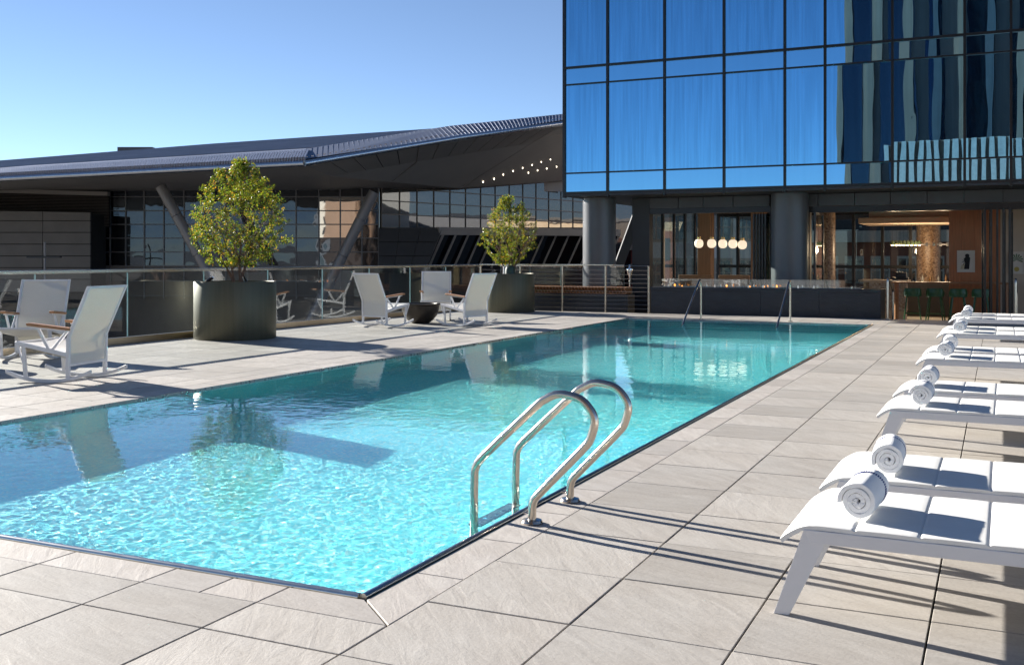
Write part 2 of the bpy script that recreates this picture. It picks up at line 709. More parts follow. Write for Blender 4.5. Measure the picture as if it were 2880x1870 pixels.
def slab(x0, x1, y0, y1, z0, z1):
    return MB().box(x0, x1, y0, y1, z0, z1)


def tile_cells(X0, X1, Y0, Y1):
    out = []
    kx0 = math.floor((X0 + 2.045) / P + 1e-6)
    kx1 = math.ceil((X1 + 2.045) / P - 1e-6)
    ky0 = math.floor((Y0 - 3.565) / P + 1e-6)
    ky1 = math.ceil((Y1 - 3.565) / P - 1e-6)
    for i in range(kx0, kx1):
        for j in range(ky0, ky1):
            a, b = max(X0, -2.045 + i * P), min(X1, -2.045 + (i + 1) * P)
            c, d = max(Y0, 3.565 + j * P), min(Y1, 3.565 + (j + 1) * P)
            if b - a > .04 and d - c > .04:
                out.append((a, b, c, d))
    return out


def project(p):
    p = Vector(p)
    w = p.dot(FW)
    if w < .3:
        return None
    return 1440 + F * p.dot(RT) / w, HZ + (H - p.z) * F / w, w


def lay(parent, cells, mat, limit=300, name='paver'):
    cache = {}
    scored = []
    for c in cells:
        a, b, y0, y1 = c
        pr = project(((a + b) / 2, (y0 + y1) / 2, 0))
        s_ = -1
        if pr and -250 < pr[0] < 3130 and pr[1] < 2150:
            s_ = 1 / pr[2] ** 3
        scored.append((s_, c))
    scored.sort(key=lambda q: -q[0])
    rest = MB()
    n = 0
    for s_, (a, b, y0, y1) in scored:
        dz = random.uniform(-.0012, .0012)
        if s_ > 0 and n < limit:
            key = (round(b - a, 3), round(y1 - y0, 3))
            if key not in cache:
                hx, hy = (b - a - GAP) / 2, (y1 - y0 - GAP) / 2
                cache[key] = MB().box(-hx, hx, -hy, hy, -TH, 0).mesh(name, mat, bevel=.0018, seg=1)
            link(name, cache[key], parent, ((a + b) / 2, (y0 + y1) / 2, dz))
            n += 1
        else:
            rest.box(a + GAP / 2, b - GAP / 2, y0 + GAP / 2, y1 - GAP / 2, -TH, dz)
    if rest.v:
        tag(rest.build(name + '_field', mat, parent), kind='stuff')


deck = slab(CX1, DX1, DY0, DY1, -.3, -.045).box(DX0 + 4.85, CX1, DY0, CY0, -.3, -.045).box(CX0, CX1, CY1, DY1, -.3, -.045).build('pool_deck', M['joint'])
tag(deck, kind='structure')
lay(deck, tile_cells(CX1, DX1, DY0, DY1) + tile_cells(CX0, CX1, DY0, CY0) + tile_cells(CX0, CX1, CY1, DY1), M['stone'])
terr = slab(DX0, CX0, DY0, DY1, -.3, -.045).build('terrace', M['joint'])
tag(terr, kind='structure')
lay(terr, tile_cells(DX0, CX0, DY0, DY1), M['stone'])

POOLZ, WATERZ = -1.32, -.022
pool_o = MB().box(PX0 - .25, PX1 + .25, PY0 - .25, PY1 + .25, POOLZ - .3, POOLZ - .1).build('swimming_pool', M['mosaic'])
tag(pool_o, kind='structure')
MB().box(PX0 - .25, PX1 + .25, PY0 - .25, PY1 + .25, POOLZ - .1, POOLZ).build('pool_floor', M['mosaic'], pool_o)
for nm, bx in (('pool_wall', (PX0 - .25, PX0, PY0, PY1)), ('pool_wall', (PX1 + .004, PX1 + .25, PY0, PY1)), ('pool_wall', (PX0 - .25, PX1 + .25, PY0 - .25, PY0 - .004)), ('pool_wall', (PX0 - .25, PX1 + .25, PY1, PY1 + .25))):
    o = slab(*bx, POOLZ - .002, -.036).build(nm, M['mosaic'], pool_o)
# underwater steps across the far end, each with a dark nosing
for k in range(4):
    y = PY1 - .30 * (k + 1)
    z = -.16 - .26 * k
    o = slab(PX0 + .001, PX1, y, PY1 - .30 * k if k else PY1, POOLZ, z).build('step', M['mosaic'], pool_o)
    o = slab(PX0 + .001, PX1, y - .002, y + .055, z - .03, z + .003).build('step_nosing', M['nosing'], pool_o)


def poly_stone(pts):
    m = MB()
    n = len(pts)
    m.add([(x, y, -TH) for x, y in pts] + [(x, y, 0) for x, y in pts],
          [tuple(range(n - 1, -1, -1)), tuple(range(n, 2 * n))] + [(i, (i + 1) % n, (i + 1) % n + n, i + n) for i in range(n)])
    return m.build('coping_stone', M['coping'], pool_o, bevel=.0018, seg=1)


RIM = .052                                            # steel rim between stone and water
hg = GAP / 2
xs = [CX0] + [-2.65 - .605 * k for k in range(8, 0, -1) if -2.65 - .605 * k > CX0 + .1] + [-2.94, -2.65, CX1]
xs = sorted(set(round(x, 3) for x in xs))
ix1, iy0 = PX1 + .035, PY0 - .035                     # inner stone edges
for i in range(len(xs) - 1):
    a, b = xs[i] + hg, xs[i + 1] - hg
    if i == len(xs) - 2:
        poly_stone([(a, CY0), (CX1 - .006, CY0), (ix1 - .006, iy0), (a, iy0)])
    elif i == 0:
        poly_stone([(CX0, CY0), (b, CY0), (b, iy0), (PX0, iy0)])
    else:
        poly_stone([(a, CY0), (b, CY0), (b, iy0), (a, iy0)])
ys = [CY0] + [3.87 + .603 * k for k in range(31)]
ys = [y for y in ys if y < CY1 - .2] + [CY1]
for i in range(len(ys) - 1):
    a, b = ys[i] + hg, ys[i + 1] - hg
    if i == 0:
        poly_stone([(ix1 + .002, iy0 + .006), (CX1, CY0 + .006), (CX1, b), (ix1 + .002, b)])
    elif i == len(ys) - 2:
        poly_stone([(ix1, a), (CX1, a), (CX1, CY1), (ix1, PY1 + .03)])
    else:
        poly_stone([(ix1, a), (CX1, a), (CX1, b), (ix1, b)])
    if i == 0:
        poly_stone([(CX0, CY0 + .006), (PX0, iy0 + .006), (PX0, b), (CX0, b)])
    else:
        poly_stone([(CX0, a), (PX0, a), (PX0, min(b, PY1)), (CX0, b)])
xs2 = [CX0 + .6 * k for k in range(10)] + [CX1]
for i in range(len(xs2) - 1):
    a, b = xs2[i] + hg, xs2[i + 1] - hg
    poly_stone([(max(a, PX0 + .01) if i == 0 else a, PY1 + .01), (min(b, ix1 - .01), PY1 + .01), (b, CY1), (a, CY1)])
base = MB().box(CX0, PX0 - .002, CY0, CY1, -.3, -.034).box(PX1 + .07, CX1, CY0, CY1, -.3, -.034).box(PX0, PX1 + .07, CY0, PY0 - .07, -.3, -.034).box(PX0, PX1 + .07, PY1 + .03, CY1, -.3, -.034)
base.build('coping_bed', M['joint'], pool_o)
# stainless rim: two rounded bars
MB().tube([(PX1 + .005, PY0 - .006, -.003), (PX1 + .005, PY1, -.003)], .0165, 16).build('edge_rail', M['rim'], pool_o, True)
MB().tube([(PX0, PY0 - .006, -.003), (PX1 - .012, PY0 - .006, -.003)], .0165, 16).build('edge_rail', M['rim'], pool_o, True)
MB().box(PX1 - .004, PX1 + .012, PY0 - .01, PY1, -.2, -.012).build('edge_flange', M['steel_dark'], pool_o)
MB().box(PX0, PX1 - .005, PY0 - .012, PY0 + .004, -.2, -.012).build('edge_flange', M['steel_dark'], pool_o)
MB().box(PX0 - .002, PX0 + .006, PY0 + .013, PY1, -.09, -.003).build('edge_rail', M['steel_dark'], pool_o)

# water
nx = 360
v, f = [], []
X0w, X1w, Y0w, Y1w = PX0 + .007, PX1 - .0045, PY0 + .0045, PY1
yl = [Y0w]
while yl[-1] < Y1w - .05:
    yl.append(yl[-1] + .011 * max(1, (yl[-1] / 6) ** 1.25))
yl[-1] = Y1w
ny = len(yl) - 1
nz_ = noise.noise
for y in yl:
    fine = 1.0 if y < 12 else .7
    for i in range(nx + 1):
        x = X0w + (X1w - X0w) * i / nx
        calm = max(.3, .75 + .6 * nz_((x * .35 + 4, y * .22, 9.)))
        a = .0010 * nz_((x * 3.1, y * 3.4, 0)) + .0007 * nz_((x * 7.3 + 3, y * 8.2, 3.)) + fine * (.00055 * nz_((x * 14., y * 15., 7.)) + .00034 * nz_((x * 22., y * 24., 5.)) + .00015 * nz_((x * 33., y * 35., 2.)))
        v.append((x, y, WATERZ + a * calm))
for j in range(ny):
    for i in range(nx):
        a = j * (nx + 1) + i
        f.append((a, a + 1, a + nx + 2, a + nx + 1))
wme = bpy.data.meshes.new('pool_water')
wme.from_pydata(v, [], f)
wme.materials.append(M['water'])
wme.polygons.foreach_set('use_smooth', [True] * len(wme.polygons))
water = link('pool_water', wme)
tag(water, kind='structure')

# ------------------------------------------------------------------ hotel tower
FY, WY = 24.9, 26.3
hotel = thing('hotel_tower', 'dark hotel tower with blue mirror-glass facade over an open bar', 'building', (-4, WY, -.36))


def hp(mb, name, mat, par=hotel, **kw):
    o = mb.build(name, mat, par, **kw)
    o.matrix_parent_inverse = Matrix.Translation((4, -WY, .36)) if par is hotel else Matrix()
    return o


mx = [-10.2, -9.01, -7.51, -6.02, -4.57, -3.65, -2.17, -.67, .25, 1.75, 3.25, 4.75]
mz = [3.02, 3.53, 5.82, 6.26, 8.55, 9.0, 11.3, 11.75]
random.seed(3)
hotel_core = MB().box(-10.12, 18, FY + .12, FY + 22, 3.0, 46)
hp(hotel_core, 'core', M['mullion'])
for i in range(len(mx) - 1):
    for j in range(len(mz) - 1):
        a, b, c, d = mx[i] + .025, mx[i + 1] - .025, mz[j] + .02, mz[j + 1] - .02
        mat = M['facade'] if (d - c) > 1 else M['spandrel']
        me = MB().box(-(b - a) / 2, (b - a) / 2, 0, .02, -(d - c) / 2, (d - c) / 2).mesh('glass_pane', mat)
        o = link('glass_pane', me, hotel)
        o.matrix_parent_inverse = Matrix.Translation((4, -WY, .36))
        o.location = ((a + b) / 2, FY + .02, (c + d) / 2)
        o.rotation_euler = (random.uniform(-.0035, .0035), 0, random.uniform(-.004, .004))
for i, x in enumerate(mx):
    w = .028 if i else .035
    hp(MB().box(x - w, x + w, FY - .03, FY + .1, 2.9, 12), 'mullion', M['mullion'])
for j, z in enumerate(mz):
    h = .03 if j in (0, 3, 5, 7) else .018
    hp(MB().box(-10.2, 4.75, FY - .022, FY + .09, z - h, z + h), 'transom', M['mullion'])
# storeys above the frame, seen only mirrored in the pool
up = MB()
for k in range(11):
    z0 = 11.8 + 3.1 * k
    up.box(-10.2, 18, FY, FY + .1, z0, z0 + 2.6)
    up.box(-10.2, 18, FY + .01, FY + .1, z0 + 2.64, z0 + 3.06)
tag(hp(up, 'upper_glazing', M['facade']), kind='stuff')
up = MB()
for i in range(19):
    up.box(-10.25 + 1.5 * i, -10.19 + 1.5 * i, FY - .03, FY + .05, 12, 46)
tag(hp(up, 'upper_mullions', M['mullion']), kind='stuff')
sd_ = MB()
for k in range(14):
    sd_.box(-10.2, -10.13, FY + .1 + 1.55 * k, FY + 1.6 + 1.55 * k, 3.1, 46)
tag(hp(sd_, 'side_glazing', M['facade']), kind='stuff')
hp(MB().box(-10.2, 6, FY - .02, WY + 9.9, 2.93, 2.985), 'overhang_soffit', M['panel'])
# ground storey wall with its two wide openings
hp(MB().box(-8.82, -8.34, WY, WY + .3, -3.5, 2.92), 'wall_pier', M['panel'])
hp(MB().box(-8.86, -8.8, WY + .3, WY + 9.7, -3.5, -.37), 'side_wall', M['panel2'])
for k in range(8):
    y = WY + .34 + 1.18 * k
    hp(MB().box(-8.85, -8.79, y, y + .09, -.36, 2.86), 'side_mullion', M['mullion'])
    if k < 7:
        hp(MB().box(-8.83, -8.82, y + .09, y + 1.18, -.36, 2.86), 'side_pane', M['winglass'])
fx = [-8.34, -7.56, -6.9, -6.12, -5.2]
for i in range(len(fx) - 1):
    hp(MB().box(fx[i] + .008, fx[i + 1] - .008, WY, WY + .12, 2.64, 2.915), 'fascia_panel', M['panel2'])
fx = [-4.33, -4.02, -3.16, -2.34, -1.52, -.72, .1, .9, 1.7, 2.6]
for i in range(len(fx) - 1):
    hp(MB().box(fx[i] + .008, fx[i + 1] - .008, WY, WY + .12, 2.62, 2.915), 'fascia_panel', M['panel2'])
hp(MB().box(-8.34, -5.18, WY + .02, WY + .2, 2.5, 2.635).box(-8.34, 2.6, WY + .13, WY + .3, 2.63, 2.92), 'head_beam', M['mullion'])
hp(MB().box(-4.33, 2.6, WY + .02, WY + .2, 2.46, 2.612), 'head_beam', M['mullion'])
hp(MB().box(-5.2, -5.0, WY, WY + .3, -.36, 2.6).box(-4.32, -4.22, WY, WY + .3, -.36, 2.6), 'jamb', M['panel'])


def hcol(x, y, r, z0):
    hp(MB().lathe([(r, z0), (r, 2.925)], 56, (x, y, 0)), 'column', M['column'], smooth=True)


hcol(-9.62, WY - .35, .44, -3.5)
hcol(-4.66, WY - .25, .45, -.36)
# a vertical bracket post in the gap
bar_floor = MB().box(-8.8, 8, 24.16, 36, -.5, -.36).build('bar_floor', M['floorbar'])
tag(bar_floor, kind='structure')
hp(MB().box(-8.78, 6, WY + .35, 35.9, 2.86, 2.925), 'ceiling', M['ceil'])


def door_leaf(x, y, rz, label=None, z0=-.33, z1=2.45, w=.78):
    d = thing('folding_door', label, 'door', (x, y, z0), rz, 'folding glass door leaves')
    h = z1 - z0
    fr = MB().box(0, .05, -.025, .025, 0, h).box(w - .05, w, -.025, .025, 0, h).box(.05, w - .05, -.025, .025, 0, .09).box(.05, w - .05, -.025, .025, h - .06, h)
    fr.build('frame', M['mullion'], d, bevel=.004, seg=1)
    MB().box(.05, w - .05, -.006, .006, .09, h - .06).build('pane', M['winglass'], d)
    hd = MB()
    for zz in (.35, h / 2, h - .35):
        hd.tube([(-.004, 0, zz - .05), (-.004, 0, zz + .05)], .012, 6)
    hd.build('hinge', M['black'], d, True)
    return d


nth = ['nearest', 'second', 'third', 'fourth', 'last']
for k in range(5):
    door_leaf(-5.58 + .075 * k, WY - .1 - .012 * k, R(88 - 1.5 * k), 'folded glass door leaf left of the big grey column, %s from the pendants' % ('first', 'second', 'third', 'fourth', 'fifth')[k])
for k in range(5):
    door_leaf(-.27 + .125 * k, WY - .72 + .01 * k, R(90 + 4 - k * 2), 'folded glass door leaf beside the wood wall, %s from the framed figure print' % ('first', 'second', 'third', 'fourth', 'fifth')[k], w=.8)
door_leaf(-4.03, WY - .45, R(84), 'open glass door leaf standing right of the big grey column')

# ------------------------------------------------------------------ bar interior
BF = -.36
# back window wall
bw = thing('window_wall', 'tall black-framed window wall at the back of the bar', 'window', (-4, 35.5, BF))


def wp(mb, name, mat, par, org, **kw):
    o = mb.build(name, mat, par, **kw)
    o.matrix_parent_inverse = Matrix.Translation((-org[0], -org[1], -org[2]))
    return o


ORG = (-4, 35.5, BF)
wx = [-8.78, -8.1, -7.4, -6.7, -6.0, -5.2, -4.3, -3.4, -2.55, -1.7, -.85, 0, .9, 1.8, 2.7]
for x in wx:
    wp(MB().box(x - .045, x + .045, 35.45, 35.6, BF, 2.86), 'mullion', M['mullion'], bw, ORG)
for z in (BF + .05, .12, 1.05, 2.8):
    wp(MB().box(-8.78, 2.7, 35.47, 35.58, z - .05, z + .05), 'transom', M['mullion'], bw, ORG)
for i in range(len(wx) - 1):
    for a, b in ((BF + .1, .07), (.17, 1.0), (1.1, 2.75)):
        wp(MB().box(wx[i] + .045, wx[i + 1] - .045, 35.52, 35.532, a, b), 'pane', M['winglass'], bw, ORG)

tag(MB().lathe([(.235, 0), (.235, 3.22)], 40).build('terrazzo_column', M['terrazzo'], None, True, loc=(-4.38, 30.2, BF)), 'slim brown terrazzo column next to the open door leaf', 'column')
tag(MB().lathe([(.33, 0), (.33, 3.22)], 40).build('terrazzo_column', M['terrazzo'], None, True, loc=(-1.9, 33.4, BF)), 'thicker brown terrazzo column behind the dark linear lamp', 'column')
tag(MB().box(-3.55, -.9, 30.4, 33.0, 2.30, 2.46).box(-3.3, -.9, 30.7, 33, 2.46, 2.86).build('ceiling_bulkhead', M['cream'], None, bevel=.01), 'cream plaster ceiling bulkhead hanging above the bar counter', 'ceiling panel')
wood = thing('wood_wall', 'reddish-brown wood panelled wall behind the green stools', 'wall', (-.7, 29, BF))
for k in range(4):
    MB().box(-.45 + .3 * k + .002, -.15 + .3 * k - .002, 0, .1, 0, 3.2).build('wood_panel', M['walnut'], wood, bevel=.002, seg=1)
MB().box(-.45, .75, .02, .3, 0, 3.2).build('wall_core', M['walnut'], wood)


def frame_art(x, y, z, w, h, name, label):
    a = thing(name, label, 'picture', (x, y, z))
    fr = MB().box(-w / 2, w / 2, -.03, .0, -h / 2, -h / 2 + .018).box(-w / 2, w / 2, -.03, .0, h / 2 - .018, h / 2).box(-w / 2, -w / 2 + .018, -.03, 0, -h / 2 + .018, h / 2 - .018).box(w / 2 - .018, w / 2, -.03, 0, -h / 2 + .018, h / 2 - .018)
    fr.build('frame', M['paper'], a)
    MB().box(-w / 2 + .018, w / 2 - .018, -.012, 0, -h / 2 + .018, h / 2 - .018).build('print', M['paper'], a)
    return a


a1 = frame_art(-.75, 28.99, 1.255, .42, .56, 'framed_picture', 'framed print of a dark cloaked figure on the wood wall')
ink = MB()
ink.prism([(-.045, -.2), (.075, -.2), (.09, -.02), (.1, .09), (.06, .13), (.0, .12), (-.05, .06), (-.02, -.04)], -.016, -.013)
ink.prism([(.03 + .052 * math.cos(2 * PI * k / 14), .145 + .048 * math.sin(2 * PI * k / 14)) for k in range(14)], -.0165, -.0135)
for (p, q) in (((-.1, -.03), (.05, .04)), ((-.08, .03), (.0, .0)), ((-.07, -.1), (-.03, -.02)), ((-.05, .08), (.02, .02))):
    ink.bar((p[0], -.0148, p[1]), (q[0], -.0148, q[1]), .012, .003, (0, 1, 0))
ink.build('figure_print', M['ink'], a1)
MB().prism([(-.13, -.2), (.07, -.2), (.02, -.08), (-.05, -.06), (-.11, -.1)], -.0135, -.0125).build('figure_ground', simple('print_ochre', (.62, .5, .32), .7), a1)
a2 = frame_art(.42, 28.99, 1.22, .36, .56, 'framed_picture', 'framed print of a green leaf in a yellow pot')
lf = MB()
for k in range(9):
    an = R(200 - 27 * k)
    lf.prism([(.0, .07), (.13 * math.cos(an - .13), .07 + .14 * math.sin(an - .13)), (.15 * math.cos(an), .07 + .16 * math.sin(an)), (.13 * math.cos(an + .13), .07 + .14 * math.sin(an + .13))], -.016 - k * 2e-4, -.013)
lf.build('leaf_print', M['green'], a2)
MB().prism([(.06 * math.cos(2 * PI * k / 12), -.16 + .06 * math.sin(2 * PI * k / 12)) for k in range(12)], -.016, -.013).build('pot_print', simple('print_yellow', (.6, .42, .1), .7), a2)
tag(MB().box(.02, 4, 29.02, 29.2, BF, 2.86).build('plaster_wall', M['cream']), 'pale plaster wall right of the folded doors', 'wall')

tb = thing('bar_table', 'long wooden bar table with round leg in the open bar', 'table', (-1.1, 28.35, BF))
MB().box(-1.38, 1.4, -.26, .26, 1.055, 1.095).build('table_top', M['tablewood'], tb, bevel=.006)
for x in (-1.27, 1.27):
    MB().tube([(x, 0, 0), (x, 0, 1.056)], .058, 20).build('leg', M['tablewood'], tb, True)
ct = thing('bar_counter', 'pale terrazzo bar counter with cream top behind the fire pit', 'counter', (-2.75, 29.3, BF))
MB().box(-.62, .62, -.45, .45, 1.06, 1.12).build('counter_top', M['cream'], ct, bevel=.006)
MB().box(-.35, .55, -.4, .4, .3, 1.06).build('counter_body', M['terrazzo2'], ct)
MB().box(-.33, .53, -.38, .38, 0, .3).build('plinth', M['cream'], ct)


def stool():
    t = thing('bar_stool', '', 'stool', group='green stools at the bar table')
    # seat with a low curved back (towards the pool)
    m = MB()
    n = 15
    prof = []
    for k in range(n):
        a = PI * k / (n - 1)
        prof.append((-.215 * math.cos(a), -.17 * math.sin(a) ** .7))
    vb = []
    for z, s in ((.66, .97), (.74, 1.02), (.80, 1.0), (.845, .93)):
        for x, y in prof:
            zz = z if z < .75 else .745 + (z - .745) * min(1, abs(y) / .10 + .15)
            vb.append((x * s, y * s, zz))
    k0 = len(vb)
    for z, s in ((.845, .86), (.80, .92), (.74, .94), (.69, .9)):
        for x, y in prof:
            zz = z if z < .75 else .745 + (z - .745) * min(1, abs(y) / .10 + .15)
            vb.append((x * s, y * s + .0, zz))
    fb = []
    for r_ in range(7):
        for k in range(n - 1):
            fb.append((r_ * n + k, r_ * n + k + 1, (r_ + 1) * n + k + 1, (r_ + 1) * n + k))
    m.add(vb, fb)
    m.build('backrest', M['green'], t, True)
    MB().lathe([(0, .66), (.2, .66), (.205, .675), (.2, .695), (0, .695)], 28).build('seat', M['green'], t, True)
    for sx in (-1, 1):
        for sy in (-1, 1):
            MB().tube([(sx * .13, sy * .11, .67), (sx * .215, sy * .19, 0)], [.019, .014], 8).build('leg', M['green'], t, True)
    fr = .28
    q = [(-.185, -.16), (.185, -.16), (.185, .16), (-.185, .16)]
    fm = MB()
    for i in range(4):
        a, b = q[i], q[(i + 1) % 4]
        fm.tube([(a[0], a[1], fr), (b[0], b[1], fr)], .009, 6)
    fm.build('footrest', M['green'], t, True)
    return t


st0 = stool()
for k, (x, y, rz, lb) in enumerate([(-1.95, 27.85, 4, 'green bar stool nearest the round table leg'), (-1.42, 27.86, -6, 'green bar stool second from the round table leg'), (-.90, 27.84, 8, 'green bar stool below the framed figure print'), (-.38, 27.86, -3, 'green bar stool half hidden by the folded doors')]):
    o = st0 if k == 0 else copy_tree(st0)
    o.location = (x, y, BF)
    o.rotation_euler = (0, 0, R(rz))
    o['label'] = lb
    o.scale = (1, 1, 1.12)

# linear lamp above the counter
lp = thing('linear_lamp', 'dark linear lamp with a row of green shades above the counter', 'lamp', (-2.0, 31.3, 1.72))
MB().tube([(-.75, 0, 0), (.78, 0, 0)], .012, 8).build('rail', M['black'], lp, True)
for k in range(8):
    x = -.72 + .1 * k
    MB().lathe([(.03, .09), (.075, .02), (.08, -.03), (.07, -.03), (.02, .06)], 14, (x, -.12 + .03 * k, .02)).build('lamp_shade', M['green_dark'], lp, True)
    MB().lathe([(.0, .03), (.03, .02), (.04, -.01), (.03, -.035), (0, -.04)], 10, (x, -.12 + .03 * k, 0)).build('bulb', M['bulb'], lp, True)
    MB().tube([(x, -.12 + .03 * k, .1), (x, -.12 + .03 * k, .585)], .004, 5).build('cord', M['black'], lp)
for k in range(4):
    MB().box(.15 + .18 * k, .21 + .18 * k, -.03, .03, -.05, .05).build('spot_head', M['black'], lp)
tag(MB().box(-1.6, 1.2, 0, .5, 0, 1.0).build('back_counter', M['black'], None, loc=(-1.3, 32.3, BF), bevel=.01), 'low black back counter beyond the bar table', 'counter')
random.seed(21)
for k in range(9):
    h = random.uniform(.18, .28)
    r = random.uniform(.03, .042)
    c = random.choice([(.05, .08, .03), (.2, .1, .03), (.3, .3, .28), (.1, .03, .02)])
    tag(MB().lathe([(0, 0), (r, 0), (r, h * .6), (r * .35, h * .76), (r * .35, h), (0, h)], 12).build('bottle', simple('bottle_glass', c, .15), None, True, loc=(-2.0 + .2 * k + random.uniform(-.03, .03), 32.55, BF + 1.0)),
        'small bottle on the black back counter, %s from the left' % ('first', 'second', 'third', 'fourth', 'fifth', 'sixth', 'seventh', 'eighth', 'ninth')[k], 'bottle', 'bottles on the back counter')
# machine on counter
em = thing('coffee_machine', 'black machine standing on the pale bar counter', 'machine', (-2.35, 29.35, BF + 1.12))
MB().box(-.2, .2, -.15, .15, 0, .06).box(-.12, .14, -.05, .15, .06, .2).build('body', M['black'], em, bevel=.01)
MB().tube([(-.05, -.05, .16), (-.2, -.12, .2)], .012, 6).build('spout', M['black'], em, True)

# left room: pillars, pendants, glass balustrades
for x, y, lb in ((-8.05, 31.0, 'oak-clad pillar left of the first round pendant'), (-6.55, 31.5, 'oak-clad pillar behind the fourth round pendant')):
    tag(MB().box(-.2, .2, -.2, .2, 0, 3.22).build('oak_pillar', M['oak'], None, loc=(x, y, BF), bevel=.008), lb, 'pillar')
pd = thing('pendant_lamp', '', 'lamp', (0, 0, 0), 0, 'opal globe pendants')
MB().lathe([(.0, -.155), (.06, -.148), (.115, -.11), (.138, -.05), (.138, .03), (.115, .09), (.06, .125), (.055, .125)], 28).build('globe', M['globe'], pd, True)
MB().lathe([(.058, .118), (.06, .2), (.055, .205), (0, .205)], 20).build('cap', M['brass'], pd, True)
MB().tube([(0, 0, .2), (0, 0, 1.08)], .006, 6).build('cord', M['black'], pd)
def lamp_light(parent, loc, watts, rad=.12):
    l_ = bpy.data.lights.new('lamp_light', 'POINT')
    l_.energy = watts
    l_.color = (1, .74, .46)
    l_.shadow_soft_size = rad
    return link('lamp_light', l_, parent, loc)


for x in (-.6, 0, .6):
    lamp_light(lp, (x, -.2, -.15), 14)
for k, (x, y, z) in enumerate([(-7.65, 28.7, 1.755), (-7.29, 28.72, 1.755), (-6.98, 28.74, 1.745), (-6.70, 28.76, 1.74), (-6.44, 28.78, 1.715)]):
    o = pd if k == 0 else copy_tree(pd)
    o.location = (x, y, z)
    o.scale = (.88, .88, .88)
    o['label'] = 'opal globe pendant with brass cap, %s from the left of five' % ('first', 'second', 'third', 'fourth', 'fifth')[k]
for k, (x0, x1, lb) in enumerate([(-8.6, -7.6, 'low tan booth back left inside the pendant room'), (-7.4, -6.5, 'low tan booth back below the round pendants'), (-6.4, -5.6, 'low tan booth back beside the folded doors')]):
    b = thing('booth_seat', lb, 'bench', ((x0 + x1) / 2, 30.0, BF))
    w = (x1 - x0) / 2
    MB().box(-w, w, -.06, .06, .4, 1.2).build('backrest', M['oak'], b, bevel=.02)
    MB().box(-w, w, .06, .5, 0, .45).build('seat', M['rattan'], b, bevel=.02)

# wall lamp by the door leaf
wl = thing('wall_lamp', 'small glowing wall lamp behind the open door leaf', 'lamp', (-4.62, 30.5, 1.55))
MB().lathe([(0, -.14), (.05, -.13), (.055, .1), (0, .12)], 14).build('globe', M['globe'], wl, True)
MB().box(-.02, .02, .04, .1, -.05, .05).build('bracket', M['brass'], wl)

# ------------------------------------------------------------------ fire pit
fp = thing('fire_pit', 'long black slate fire pit with glass wind guard beyond the pool', 'fire pit', (-5.03, 24.85, 0))
xs = [-2.66, -1.33, 0, 1.33, 2.66]
for i in range(4):
    MB().box(xs[i] + .003, xs[i + 1] - .003, -.5, -.46, -.3, .56).build('slate_panel', M['slate'], fp)
MB().box(-2.65, 2.65, -.46, .5, -.35, .55).box(-2.662, -2.65, -.46, .5, -.3, .56).box(2.65, 2.662, -.46, .5, -.3, .56).build('base', M['slate'], fp)
MB().box(-2.67, 2.67, -.51, .51, .563, .635).build('capping', M['slate'], fp, bevel=.004)
MB().box(-2.45, 2.2, -.2, .25, .636, .648).build('fire_glass_bed', M['fireglass'], fp)
gp = [-2.45, -1.3, -.15, 1.0, 2.2]
for i in range(4):
    for y in (-.28, .3):
        MB().box(gp[i] + .004, gp[i + 1] - .004, y, y + .01, .655, .83).build('glass_panel', M['windglass'], fp)
        for q in (.15, .85):
            x = gp[i] + (gp[i + 1] - gp[i]) * q
            MB().box(x - .018, x + .018, y - .012, y + .022, .636, .70).build('clamp', M['chrome'], fp)
random.seed(5)
for k in range(22):
    x = -2.3 + 4.3 * (k + random.random() * .6) / 22
    if random.random() < .74:
        continue
    h = random.uniform(.025, .075)
    MB().lathe([(0, 0), (.025, h * .25), (.018, h * .6), (0, h)], 6, (x, random.uniform(-.08, .1), .646)).build('flame', M['flame'], fp, True)

# ------------------------------------------------------------------ glass guard along the terrace
GXg = -12.45
gd = thing('glass_guard', 'frameless glass guard rail with steel cap along the terrace edge', 'railing', (GXg, 14, 0))


def gp_(mb, name, mat, **kw):
    o = mb.build(name, mat, gd, **kw)
    o.matrix_parent_inverse = Matrix.Translation((-GXg, -14, 0))
    return o


js = [10.48 - 1.735 * 4 + 1.735 * k for k in range(13)]
js = [j for j in js if j < 24.3] + [24.6]
for i in range(len(js) - 1):
    m = MB().box(GXg - .0065, GXg + .0065, js[i] + .008, js[i + 1] - .008, .05, 1.125)
    m.m[2] = m.m[4] = 1
    gp_(m, 'glass_panel', [M['glass'], M['glass_edge']])
gp_(MB().box(GXg - .035, GXg + .035, js[0], 24.63, 0, .105), 'base_shoe', M['bronze'], bevel=.004, seg=1)
gp_(MB().box(GXg - .025, GXg + .025, js[0], 24.63, 1.12, 1.172), 'cap_rail', M['caprail'], bevel=.006)
gd2 = thing('glass_guard', 'short glass guard rail behind the cable railing', 'railing', (-10.6, 25.75, 0))
xs = [-1.85, -.95, -.05, .85, 1.75]
for i in range(4):
    m = MB().box(xs[i] + .006, xs[i + 1] - .006, -.0065, .0065, .05, 1.12)
    m.m[3] = m.m[5] = 1
    m.build('glass_panel', [M['glass'], M['glass_edge']], gd2)
MB().box(-1.85, 1.75, -.03, .03, 1.11, 1.16).build('cap_rail', M['steel'], gd2, bevel=.005)
MB().box(-1.85, 1.75, -.03, .03, -.6, .05).build('base_shoe', M['panel'], gd2)

